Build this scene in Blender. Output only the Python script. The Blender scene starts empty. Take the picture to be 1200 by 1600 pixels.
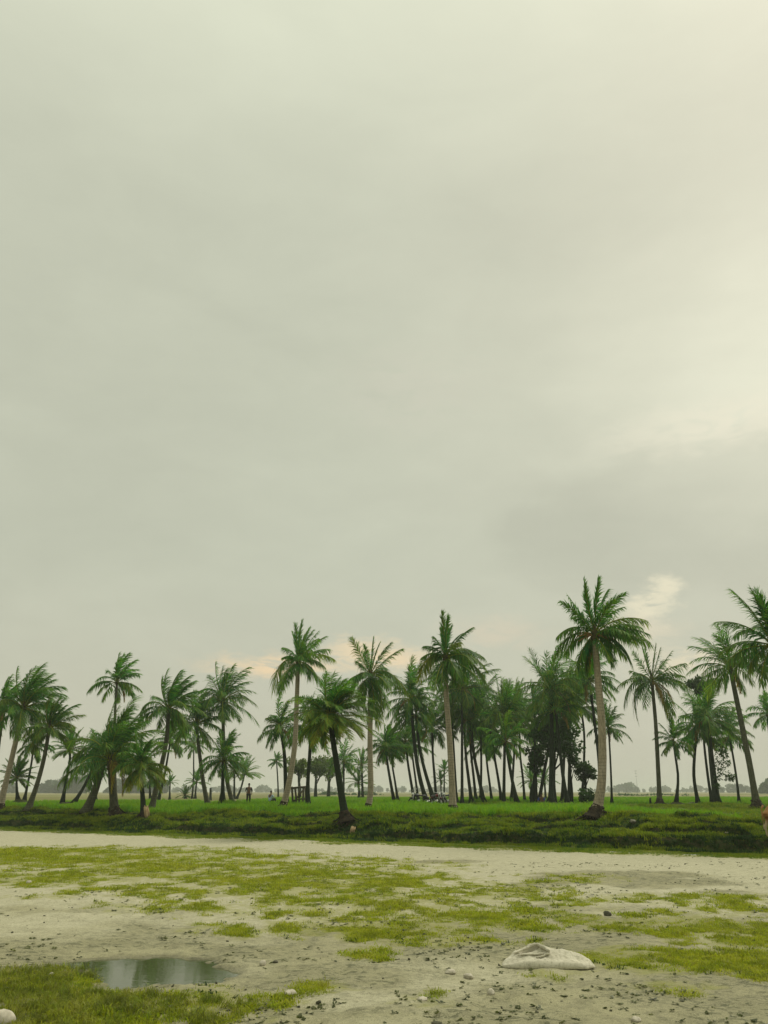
import bpy, bmesh, math, random
import numpy as np
from mathutils import Vector, Matrix

random.seed(11)
RNG = np.random.default_rng(11)
SC = bpy.context.scene
COL = SC.collection
R = math.radians

# ------------------------------------------------------------------ camera
F_PX, W_PX, H_PX, HORIZON = 1209.0, 1200.0, 1600.0, 1237.0
CAM_Z = 1.75
PITCH = math.atan((HORIZON - H_PX / 2) / F_PX)
cam_d = bpy.data.cameras.new('camera')
cam_d.sensor_fit = 'VERTICAL'
cam_d.sensor_height = 36.0
cam_d.lens = 36.0 * F_PX / H_PX
cam_d.clip_start = 0.1
cam_d.clip_end = 20000
cam = bpy.data.objects.new('camera', cam_d)
cam.location = (0, 0, CAM_Z)
cam.rotation_euler = (math.pi / 2 + PITCH, 0, 0)
COL.objects.link(cam)
SC.camera = cam


def ray(px, py):
    xc, yc = (px - 600.0) / F_PX, (800.0 - py) / F_PX
    return np.array([xc, math.cos(PITCH) - yc * math.sin(PITCH), math.sin(PITCH) + yc * math.cos(PITCH)])


def at(px, py, Y):
    d = ray(px, py)
    d = d * (Y / d[1])
    return np.array([d[0], Y, CAM_Z + d[2]])


def hit(px, py, z=0.0):
    d = ray(px, py)
    k = (z - CAM_Z) / d[2]
    return np.array([d[0] * k, d[1] * k, z])


# ------------------------------------------------------------------ world, sun, exposure
SC.view_settings.view_transform = 'Standard'
SC.view_settings.look = 'None'
SC.view_settings.gamma = 1.0
EXPOSURE = 0.6                       # the photograph is exposed for the ground
SC.view_settings.exposure = EXPOSURE
SUN_EL, SUN_AZ = 52.0, 50.0          # azimuth from +Y towards +X


class NT:
    """tiny helper to wire shader nodes"""
    def __init__(self, tree):
        self.t = tree

    def n(self, typ, **kw):
        nd = self.t.nodes.new(typ)
        for k, v in kw.items():
            setattr(nd, k, v)
        return nd

    def l(self, a, b):
        self.t.links.new(a, b)

    def setin(self, nd, key, v):
        if hasattr(v, 'is_linked') or isinstance(v, bpy.types.NodeSocket):
            self.l(v, nd.inputs[key])
        else:
            nd.inputs[key].default_value = v

    def math(self, op, a, b=None, c=None, clamp=False):
        nd = self.n('ShaderNodeMath', operation=op, use_clamp=clamp)
        self.setin(nd, 0, a)
        if b is not None:
            self.setin(nd, 1, b)
        if c is not None:
            self.setin(nd, 2, c)
        return nd.outputs[0]

    def vmath(self, op, a, b=None):
        nd = self.n('ShaderNodeVectorMath', operation=op)
        self.setin(nd, 0, a)
        if b is not None:
            self.setin(nd, 1, b)
        return nd.outputs['Value'] if op in ('LENGTH', 'DOT_PRODUCT', 'DISTANCE') else nd.outputs['Vector']

    def mix(self, fac, a, b, blend='MIX'):
        nd = self.n('ShaderNodeMix', data_type='RGBA', blend_type=blend)
        self.setin(nd, 0, fac)
        for k, v in ((6, a), (7, b)):
            if isinstance(v, tuple) and len(v) == 3:
                v = (*v, 1.0)
            self.setin(nd, k, v)
        return nd.outputs[2]

    def noise(self, vec, scale, detail=4, rough=0.55, dist=0.0):
        nd = self.n('ShaderNodeTexNoise')
        if vec is not None:
            self.l(vec, nd.inputs['Vector'])
        nd.inputs['Scale'].default_value = scale
        nd.inputs['Detail'].default_value = detail
        nd.inputs['Roughness'].default_value = rough
        nd.inputs['Distortion'].default_value = dist
        return nd.outputs['Fac']

    def ramp(self, v, a, b, lo=0.0, hi=1.0, smooth=True):
        nd = self.n('ShaderNodeMapRange', interpolation_type='SMOOTHSTEP' if smooth else 'LINEAR')
        self.setin(nd, 'Value', v)
        nd.inputs['From Min'].default_value = a
        nd.inputs['From Max'].default_value = b
        nd.inputs['To Min'].default_value = lo
        nd.inputs['To Max'].default_value = hi
        return nd.outputs[0]


world = bpy.data.worlds.new('World')
SC.world = world
world.use_nodes = True
world.node_tree.nodes.clear()
w = NT(world.node_tree)
out = w.n('ShaderNodeOutputWorld')
bg = w.n('ShaderNodeBackground')
SKY_STRENGTH = 0.1
bg.inputs['Strength'].default_value = SKY_STRENGTH
w.l(bg.outputs[0], out.inputs['Surface'])
sky = w.n('ShaderNodeTexSky', sky_type='NISHITA', sun_disc=False)
sky.sun_elevation = R(SUN_EL)
sky.sun_rotation = R(SUN_AZ)
sky.dust_density = 4.0
tc = w.n('ShaderNodeTexCoord')
D = tc.outputs['Generated']


def ndir(px, py):
    d = ray(px, py)
    return tuple(d / np.linalg.norm(d))


def blob(px, py, sx, sy, sz, warp=None):
    """soft cloud patch round a sky direction"""
    v = w.vmath('SUBTRACT', warp if warp is not None else D, ndir(px, py))
    v = w.vmath('MULTIPLY', v, (sx, sy, sz))
    ln = w.vmath('LENGTH', v)
    return w.ramp(ln, 1.0, 0.0)


# stratus: direction flattened so cloud banks stretch along the horizon
stre = w.vmath('MULTIPLY', D, (1.0, 1.0, 2.4))
n_big = w.noise(stre, 1.5, 4, 0.5, 0.4)
n_mid = w.noise(stre, 4.0, 6, 0.55, 0.5)
n_fin = w.noise(stre, 13.0, 6, 0.6, 0.3)
wn = w.n('ShaderNodeTexNoise')
wn.inputs['Scale'].default_value = 7.0
wn.inputs['Detail'].default_value = 5
w.l(stre, wn.inputs['Vector'])
wv = w.vmath('SUBTRACT', wn.outputs['Color'], (0.5, 0.5, 0.5))
wv = w.vmath('MULTIPLY', wv, (0.16, 0.16, 0.09))
DW = w.vmath('ADD', D, wv)
wn2 = w.n('ShaderNodeTexNoise')
wn2.inputs['Scale'].default_value = 26.0
wn2.inputs['Detail'].default_value = 6
wn2.inputs['Roughness'].default_value = .65
w.l(stre, wn2.inputs['Vector'])
DW2 = w.vmath('ADD', D, w.vmath('MULTIPLY', w.vmath('SUBTRACT', wn2.outputs['Color'], (0.5, 0.5, 0.5)), (0.075, 0.075, 0.045)))
DW3 = w.vmath('ADD', DW2, w.vmath('MULTIPLY', wv, (.35, .35, .35)))
n_str = w.noise(w.vmath('MULTIPLY', D, (1.0, 1.0, 3.2)), 22.0, 7, 0.62, 0.8)

base_l = w.math('MULTIPLY_ADD', w.math('SUBTRACT', n_big, 0.5), 0.09, 0.585)
base_l = w.math('MULTIPLY_ADD', w.math('SUBTRACT', n_mid, 0.5), 0.10, base_l)
base_l = w.math('MULTIPLY_ADD', w.math('SUBTRACT', n_fin, 0.5), 0.045, base_l)
# brighter overhead, as under any overcast
sepd = w.n('ShaderNodeSeparateXYZ')
w.l(D, sepd.inputs[0])
zen = w.ramp(sepd.outputs['Z'], 0.62, 1.0)
base_l = w.math('MULTIPLY_ADD', zen, 0.38, base_l)
base_l = w.math('MULTIPLY_ADD', w.ramp(sepd.outputs['Z'], 0.45, 0.15), -0.035, base_l)
# thin cloud in front of the sun side
glow = blob(1330, 380, 1.45, 1.2, 1.3, DW)
base_l = w.math('MULTIPLY_ADD', glow, 0.07, base_l)
glow2 = blob(1270, 560, 3.0, 2.4, 3.4, DW)
base_l = w.math('MULTIPLY_ADD', glow2, 0.14, base_l)
# darker bank low on the right, dull patch on the left
bank = w.math('MULTIPLY', w.ramp(w.math('ADD', blob(1160, 800, 2.2, 1.0, 6.5, DW), w.math('MULTIPLY', w.math('SUBTRACT', n_fin, .5), .5)), .14, .58), 1.0)
base_l = w.math('MULTIPLY_ADD', bank, -0.068, base_l)
dull = blob(100, 600, 2.0, 1.2, 3.0, DW)
base_l = w.math('MULTIPLY_ADD', dull, -0.035, base_l)
# colour: neutral grey-green where thick, cream where thin
warm = w.math('ADD', w.math('MULTIPLY', glow, 0.8), w.ramp(sepd.outputs['Z'], 0.30, 0.0), clamp=True)
tint = w.mix(warm, (0.972, 1.0, 0.78), (1.012, 0.988, 0.775))
cl = w.n('ShaderNodeVectorMath', operation='SCALE')
w.l(tint, cl.inputs[0])
w.l(base_l, cl.inputs['Scale'])
cloud = cl.outputs[0]
# peach streaks and the lit cloud behind the tallest palm
for (px, py, sx, sz, k, c) in ((430, 1040, 7.5, 44, 1.0, (0.86, 0.67, 0.42)),
                               (590, 1026, 8.0, 40, 1.0, (0.86, 0.69, 0.44)),
                               (770, 985, 10, 34, 0.6, (0.70, 0.62, 0.46)),
                               (1046, 914, 30, 46, .8, (0.84, 0.78, 0.57)),
                               (1026, 932, 30, 46, .8, (0.86, 0.79, 0.57)),
                               (1002, 954, 26, 40, .75, (0.86, 0.79, 0.57)),
                               (985, 985, 12, 34, 0.6, (0.78, 0.69, 0.50)),
                               (1070, 1035, 11, 34, 0.75, (0.80, 0.71, 0.50)),
                               (1150, 655, 5, 24, 0.6, (0.86, 0.81, 0.63)),
                               (640, 610, 6.5, 14, 0.3, (0.66, 0.63, 0.51))):
    b = blob(px, py, sx, 1.0, sz, DW3)
    b = w.math('MULTIPLY', w.math('MULTIPLY', b, k), w.ramp(n_str, .32, .54))
    cloud = w.mix(b, cloud, c)
up = w.n('ShaderNodeVectorMath', operation='SCALE')
w.l(cloud, up.inputs[0])
up.inputs['Scale'].default_value = 1.0 / SKY_STRENGTH / 2 ** EXPOSURE
final = w.mix(0.97, sky.outputs[0], up.outputs[0])
w.l(final, bg.inputs['Color'])

sun_d = bpy.data.lights.new('sun', 'SUN')
sun_d.energy = 1.5
sun_d.angle = R(22)
sun_d.color = (1.0, 0.95, 0.84)
sun = bpy.data.objects.new('sun', sun_d)
sdir = Vector((math.sin(R(SUN_AZ)) * math.cos(R(SUN_EL)), math.cos(R(SUN_AZ)) * math.cos(R(SUN_EL)), math.sin(R(SUN_EL))))
sun.rotation_euler = sdir.to_track_quat('Z', 'Y').to_euler()
sun.location = (20, 20, 60)
COL.objects.link(sun)
SC.cycles.max_bounces = 8
SC.cycles.transparent_max_bounces = 8
SC.cycles.volume_bounces = 1

# ------------------------------------------------------------------ helpers


def hash2(ix, iy, seed):
    ix = ix.astype(np.int64) & 0xFFFFFFFF
    iy = iy.astype(np.int64) & 0xFFFFFFFF
    h = (ix * 374761393 + iy * 668265263 + seed * 1442695041) & 0xFFFFFFFF
    h = ((h ^ (h >> 13)) * 1274126177) & 0xFFFFFFFF
    h = h ^ (h >> 16)
    return (h & 0xFFFFFF) / float(0xFFFFFF)


def vnoise(x, y, seed=0):
    x = np.asarray(x, float)
    y = np.asarray(y, float)
    ix, iy = np.floor(x), np.floor(y)
    fx, fy = x - ix, y - iy
    fx = fx * fx * fx * (fx * (fx * 6 - 15) + 10)
    fy = fy * fy * fy * (fy * (fy * 6 - 15) + 10)
    a, b = hash2(ix, iy, seed), hash2(ix + 1, iy, seed)
    c, d = hash2(ix, iy + 1, seed), hash2(ix + 1, iy + 1, seed)
    return (a + (b - a) * fx) * (1 - fy) + (c + (d - c) * fx) * fy - 0.5


def fbm(x, y, seed=0, octv=4, gain=0.5):
    s, a = 0.0, 1.0
    x = np.asarray(x, float)
    y = np.asarray(y, float)
    for o in range(octv):
        s = s + a * vnoise(x, y, seed + o * 17)
        x, y = x * 2.03 + 11.3, y * 2.03 + 7.7
        a *= gain
    return s


def sstep(a, b, x):
    t = np.clip((x - a) / (b - a), 0, 1)
    return t * t * (3 - 2 * t)


def tag(o, label, cat=None, group=None, kind=None):
    o['label'] = label
    if cat:
        o['category'] = cat
    if group:
        o['group'] = group
    if kind:
        o['kind'] = kind
    return o


def link(name, data, parent=None, mats=()):
    o = bpy.data.objects.new(name, data)
    COL.objects.link(o)
    if parent is not None:
        o.parent = parent
    for m in mats:
        data.materials.append(m)
    return o


def empty(name, loc):
    o = bpy.data.objects.new(name, None)
    o.empty_display_size = 0.3
    o.location = [float(v) for v in loc]
    COL.objects.link(o)
    return o


def mesh_np(name, verts, faces_flat, sizes, smooth=True, col=None):
    """fast mesh from numpy: faces_flat loop indices, sizes per face"""
    me = bpy.data.meshes.new(name)
    verts = np.asarray(verts, np.float32)
    faces_flat = np.asarray(faces_flat, np.int32).ravel()
    sizes = np.asarray(sizes, np.int32)
    me.vertices.add(len(verts))
    me.vertices.foreach_set('co', verts.ravel())
    me.loops.add(len(faces_flat))
    me.loops.foreach_set('vertex_index', faces_flat)
    me.polygons.add(len(sizes))
    st = np.zeros(len(sizes), np.int32)
    st[1:] = np.cumsum(sizes)[:-1]
    me.polygons.foreach_set('loop_start', st)
    if smooth:
        me.polygons.foreach_set('use_smooth', np.ones(len(sizes), bool))
    if col is not None:
        a = me.attributes.new('tint', 'FLOAT_COLOR', 'POINT')
        c = np.ones((len(verts), 4), np.float32)
        c[:, :3] = col
        a.data.foreach_set('color', c.ravel())
    me.update(calc_edges=True)
    return me


class MB:
    """collects tubes, boxes, lathes into one mesh"""
    def __init__(self):
        self.v, self.f = [], []

    def tube(self, pts, rad, sides=8, cap=True, bump=None):
        pts = np.asarray(pts, float)
        n = len(pts)
        rad = np.broadcast_to(np.asarray(rad, float), (n,)) if np.ndim(rad) < 2 else np.asarray(rad)
        b0 = len(self.v)
        t = np.gradient(pts, axis=0)
        t /= np.linalg.norm(t, axis=1)[:, None] + 1e-9
        ref = np.array([0, 1.0, 0]) if abs(t[0][1]) < 0.9 else np.array([1.0, 0, 0])
        for i in range(n):
            u = np.cross(ref, t[i])
            u /= np.linalg.norm(u) + 1e-9
            v = np.cross(t[i], u)
            for k in range(sides):
                a = 2 * math.pi * k / sides
                r = rad[i] * (bump(i, k) if bump else 1.0)
                self.v.append(pts[i] + (u * math.cos(a) + v * math.sin(a)) * r)
        for i in range(n - 1):
            for k in range(sides):
                k2 = (k + 1) % sides
                self.f.append((b0 + i * sides + k, b0 + i * sides + k2, b0 + (i + 1) * sides + k2, b0 + (i + 1) * sides + k))
        if cap:
            self.f.append(tuple(b0 + k for k in reversed(range(sides))))
            self.f.append(tuple(b0 + (n - 1) * sides + k for k in range(sides)))
        return self

    def box(self, c, s, rz=0.0, taper=1.0):
        b0 = len(self.v)
        cz, sz = math.cos(rz), math.sin(rz)
        for dz in (-.5, .5):
            k = taper if dz > 0 else 1.0
            for dx, dy in ((-.5, -.5), (.5, -.5), (.5, .5), (-.5, .5)):
                x, y = dx * s[0] * k, dy * s[1] * k
                self.v.append(np.array([c[0] + x * cz - y * sz, c[1] + x * sz + y * cz, c[2] + dz * s[2]]))
        for q in ((3, 2, 1, 0), (4, 5, 6, 7), (0, 1, 5, 4), (1, 2, 6, 5), (2, 3, 7, 6), (3, 0, 4, 7)):
            self.f.append(tuple(b0 + i for i in q))
        return self

    def ball(self, c, r, seg=10, rings=7, jit=0.0, seed=0):
        rr = np.random.default_rng(seed)
        r = np.broadcast_to(np.asarray(r, float), (3,))
        b0 = len(self.v)
        self.v.append(np.array(c) + [0, 0, -r[2]])
        for i in range(1, rings):
            ph = -math.pi / 2 + math.pi * i / rings
            for k in range(seg):
                a = 2 * math.pi * k / seg
                j = 1 + jit * rr.uniform(-1, 1)
                self.v.append(np.array(c) + r * j * [math.cos(ph) * math.cos(a), math.cos(ph) * math.sin(a), math.sin(ph)])
        self.v.append(np.array(c) + [0, 0, r[2]])
        e = len(self.v) - 1
        for k in range(seg):
            k2 = (k + 1) % seg
            self.f.append((b0, b0 + 1 + k2, b0 + 1 + k))
            self.f.append((e, b0 + 1 + (rings - 2) * seg + k, b0 + 1 + (rings - 2) * seg + k2))
            for i in range(rings - 2):
                a = b0 + 1 + i * seg
                self.f.append((a + k, a + k2, a + seg + k2, a + seg + k))
        return self

    def torus(self, c, R1, r, axis='Y', seg=20, sides=8):
        b0 = len(self.v)
        for i in range(seg):
            a = 2 * math.pi * i / seg
            for k in range(sides):
                b = 2 * math.pi * k / sides
                d = R1 + r * math.cos(b)
                self.v.append(np.array([c[0] + d * math.cos(a), c[1] + r * math.sin(b), c[2] + d * math.sin(a)]))
        for i in range(seg):
            i2 = (i + 1) % seg
            for k in range(sides):
                k2 = (k + 1) % sides
                self.f.append((b0 + i * sides + k, b0 + i * sides + k2, b0 + i2 * sides + k2, b0 + i2 * sides + k))
        return self

    def build(self, name, mat, parent=None, smooth=True, off=None):
        v = np.array(self.v)
        if off is not None:
            v = v - np.asarray(off)
        sizes = [len(f) for f in self.f]
        flat = [i for f in self.f for i in f]
        me = mesh_np(name, v, flat, sizes, smooth)
        return link(name, me, parent, (mat,))


def smooth_path(pts, n):
    """Catmull-Rom through pts, n samples"""
    pts = np.asarray(pts, float)
    p = np.vstack([2 * pts[0] - pts[1], pts, 2 * pts[-1] - pts[-2]])
    m = len(pts) - 1
    outp = []
    for u in np.linspace(0, m, n):
        i = min(int(u), m - 1)
        t = u - i
        a, b, c, d = p[i], p[i + 1], p[i + 2], p[i + 3]
        outp.append(0.5 * (2 * b + (c - a) * t + (2 * a - 5 * b + 4 * c - d) * t * t + (3 * b - a - 3 * c + d) * t ** 3))
    return np.array(outp)


# ------------------------------------------------------------------ materials


def new_mat(name):
    m = bpy.data.materials.new(name)
    m.use_nodes = True
    m.node_tree.nodes.clear()
    t = NT(m.node_tree)
    o = t.n('ShaderNodeOutputMaterial')
    return m, t, o


def principled(t, o, color, rough=0.8, spec=0.3, normal=None):
    p = t.n('ShaderNodeBsdfPrincipled')
    if isinstance(color, tuple):
        color = (*color, 1.0)
    t.setin(p, 'Base Color', color)
    t.setin(p, 'Roughness', rough)
    t.setin(p, 'Specular IOR Level', spec)
    if normal is not None:
        t.l(normal, p.inputs['Normal'])
    t.l(p.outputs[0], o.inputs['Surface'])
    return p


def bump(t, h, strength=0.5, dist=0.02):
    b = t.n('ShaderNodeBump')
    b.inputs['Strength'].default_value = strength
    b.inputs['Distance'].default_value = dist
    t.l(h, b.inputs['Height'])
    return b.outputs[0]


def simple_mat(name, c1, c2=None, scale=12.0, rough=0.8, spec=0.3, bscale=None, bstr=0.4, bdist=0.01, metal=0.0):
    m, t, o = new_mat(name)
    tcn = t.n('ShaderNodeTexCoord').outputs['Object']
    if c2 is None:
        c2 = tuple(x * 0.75 for x in c1)
    f = t.ramp(t.noise(tcn, scale, 5), 0.35, 0.65)
    c = t.mix(f, c1, c2)
    nrm = bump(t, t.noise(tcn, bscale or scale * 3, 5), bstr, bdist)
    p = principled(t, o, c, rough, spec, nrm)
    p.inputs['Metallic'].default_value = metal
    return m


def leaf_mat(name, var=0.25, trans=0.35, rough=0.45, spec=0.35, attr=True, c=None, mottle=0.5, c2=None):
    """foliage: colour from the leaf's own tint attribute (or given colours), translucent, slightly waxy"""
    m, t, o = new_mat(name)
    if attr:
        a = t.n('ShaderNodeAttribute', attribute_name='tint')
        base = a.outputs['Color']
    else:
        geo = t.n('ShaderNodeNewGeometry')
        oi = t.n('ShaderNodeObjectInfo')
        base = t.mix(oi.outputs['Random'], c, c2 or c)
        nz = t.noise(geo.outputs['Position'], 0.55, 4)
        base = t.mix(t.ramp(nz, 0.35, 0.7, 0, 0.55), base, c2 or c)
    if not attr:
        nf_ = t.noise(geo.outputs['Position'], 3.2, 5, .65)
        base = t.mix(t.ramp(nf_, .40, .58, .75 * mottle, 0), base, tuple(x * .42 for x in c))
        base = t.mix(t.ramp(nf_, .56, .68, 0, .45 * mottle), base, (.30, .25, .08))
    geo2 = t.n('ShaderNodeNewGeometry')
    hv = t.n('ShaderNodeHueSaturation')
    rnd = geo2.outputs['Random Per Island']
    t.l(t.ramp(rnd, 0, 1, 1 - var, 1 + var, False), hv.inputs['Value'])
    t.l(t.ramp(rnd, 0, 1, 0.488, 0.512, False), hv.inputs['Hue'])
    t.l(base, hv.inputs['Color'])
    p = t.n('ShaderNodeBsdfPrincipled')
    t.l(hv.outputs[0], p.inputs['Base Color'])
    p.inputs['Roughness'].default_value = rough
    p.inputs['Specular IOR Level'].default_value = spec
    tr = t.n('ShaderNodeBsdfTranslucent')
    lt = t.mix(1.0, hv.outputs[0], (1.25, 1.35, 0.6), 'MULTIPLY')
    t.l(lt, tr.inputs['Color'])
    mx = t.n('ShaderNodeMixShader')
    mx.inputs[0].default_value = trans
    t.l(p.outputs[0], mx.inputs[1])
    t.l(tr.outputs[0], mx.inputs[2])
    t.l(mx.outputs[0], o.inputs['Surface'])
    return m


def bark_mat(name, c1, c2, c3, ring=16.0, lichen=0.5):
    m, t, o = new_mat(name)
    tcn = t.n('ShaderNodeTexCoord').outputs['Object']
    wv = t.n('ShaderNodeTexWave', wave_type='BANDS', bands_direction='Z', wave_profile='SAW')
    wv.inputs['Scale'].default_value = ring / 6.283
    wv.inputs['Distortion'].default_value = 1.4
    wv.inputs['Detail'].default_value = 3
    wv.inputs['Detail Scale'].default_value = 2.2
    t.l(tcn, wv.inputs['Vector'])
    st = t.vmath('MULTIPLY', tcn, (9, 9, 2.2))
    n1 = t.noise(tcn, 1.4, 5)
    n2 = t.noise(st, 2.0, 6, 0.65)
    c = t.mix(t.ramp(n2, 0.35, 0.68), c1, c2)
    c = t.mix(t.ramp(n1, 0.5, 0.72, 0, lichen), c, c3)
    c = t.mix(t.math('MULTIPLY', t.ramp(wv.outputs['Fac'], 0.72, 1.0, 0, 0.6), t.ramp(n1, .4, .56)), c, tuple(x * 0.45 for x in c2))
    h = t.math('MULTIPLY_ADD', wv.outputs['Fac'], -0.6, n2)
    principled(t, o, c, 0.9, 0.15, bump(t, h, 0.7, 0.03))
    return m


M = {}
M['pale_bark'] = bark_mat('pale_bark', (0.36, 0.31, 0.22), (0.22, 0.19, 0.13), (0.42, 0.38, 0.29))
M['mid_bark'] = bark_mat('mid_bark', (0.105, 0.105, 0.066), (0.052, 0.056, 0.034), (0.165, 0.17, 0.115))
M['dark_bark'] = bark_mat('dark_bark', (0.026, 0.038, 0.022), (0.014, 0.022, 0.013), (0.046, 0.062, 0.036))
M['root'] = simple_mat('root', (0.06, 0.048, 0.032), (0.03, 0.025, 0.018), 9, 0.95, 0.1, 25, 0.9, 0.03)
M['fibre'] = simple_mat('fibre', (0.10, 0.075, 0.035), (0.055, 0.06, 0.025), 8, 0.9, 0.1, 30, 0.8, 0.02)
M['frond'] = leaf_mat('frond', 0.34, 0.42, 0.5, 0.10)
M['leaf'] = leaf_mat('leaf', 0.35, 0.30, 0.5, 0.3)
M['rice'] = leaf_mat('rice', 0.42, 0.45, 0.6, 0.2, False, (0.080, 0.225, 0.012), 0.15, c2=(0.19, 0.285, 0.014))
M['bank_grass'] = leaf_mat('bank_grass', 0.3, 0.4, 0.65, 0.15, False, (0.055, 0.145, 0.014), 0.35, c2=(0.245, 0.265, 0.018))
M['flat_grass'] = leaf_mat('flat_grass', 0.45, 0.4, 0.65, 0.15, False, (0.215, 0.275, 0.013), 0.75, c2=(0.34, 0.325, 0.028))
M['tuft_grass'] = leaf_mat('tuft_grass', 0.35, 0.4, 0.6, 0.2, False, (0.15, 0.205, 0.018), 0.8, c2=(0.31, 0.30, 0.05))
M['weed_and_shade'] = leaf_mat('weed_and_shade', 0.35, 0.3, 0.6, 0.15, False, (0.012, 0.042, 0.012), 0.2, c2=(0.034, 0.068, 0.014))  # deep green pushed darker to paint shade on the bank; turf-edge weeds share it
M['weed'] = leaf_mat('weed', 0.3, 0.3, 0.5, 0.3, False, (0.040, 0.055, 0.018), 0.3, c2=(0.10, 0.11, 0.03))
M['clod'] = simple_mat('clod', (0.10, 0.095, 0.06), (0.055, 0.06, 0.036), 30, 0.9, 0.2, 90, 0.6, 0.004)
M['stone'] = simple_mat('stone', (0.50, 0.46, 0.36), (0.36, 0.33, 0.25), 14, 0.85, 0.25, 60, 0.6, 0.005)
M['grey_stone'] = simple_mat('grey_stone', (0.22, 0.21, 0.16), (0.14, 0.135, 0.10), 14, 0.85, 0.25, 60, 0.6, 0.005)
M['dark_stone'] = simple_mat('dark_stone', (0.10, 0.095, 0.065), (0.06, 0.06, 0.04), 14, 0.85, 0.25, 60, 0.6, 0.005)
M['bamboo'] = simple_mat('bamboo', (0.10, 0.085, 0.05), (0.06, 0.055, 0.035), 4, 0.7, 0.3, 12, 0.5, 0.01)
M['cutwood'] = simple_mat('cutwood', (0.46, 0.35, 0.20), (0.30, 0.21, 0.11), 6, 0.9, 0.1, 20, 0.9, 0.03)
M['skin'] = simple_mat('skin', (0.16, 0.085, 0.05), None, 6, 0.6, 0.3)
M['hair'] = simple_mat('hair', (0.012, 0.010, 0.009), None, 20, 0.6, 0.3)
M['dark_shirt'] = simple_mat('dark_shirt', (0.045, 0.05, 0.055), None, 8, 0.9, 0.1)
M['dark_trousers'] = simple_mat('dark_trousers', (0.03, 0.035, 0.03), None, 8, 0.9, 0.1)
M['sky_shirt'] = simple_mat('sky_shirt', (0.42, 0.55, 0.68), (0.34, 0.46, 0.6), 8, 0.9, 0.1)
M['blue_shirt'] = simple_mat('blue_shirt', (0.05, 0.085, 0.24), None, 8, 0.9, 0.1)
M['tyre'] = simple_mat('tyre', (0.02, 0.02, 0.02), None, 30, 0.85, 0.2)
M['chrome'] = simple_mat('chrome', (0.55, 0.55, 0.53), None, 5, 0.3, 0.5, metal=0.9)
M['moto_black'] = simple_mat('moto_black', (0.02, 0.021, 0.024), None, 5, 0.35, 0.5)
M['moto_red'] = simple_mat('moto_red', (0.16, 0.015, 0.014), None, 5, 0.3, 0.5)
M['moto_blue'] = simple_mat('moto_blue', (0.02, 0.04, 0.13), None, 5, 0.3, 0.5)
M['glass'] = simple_mat('glass', (0.75, 0.75, 0.72), None, 5, 0.12, 0.6)

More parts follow.
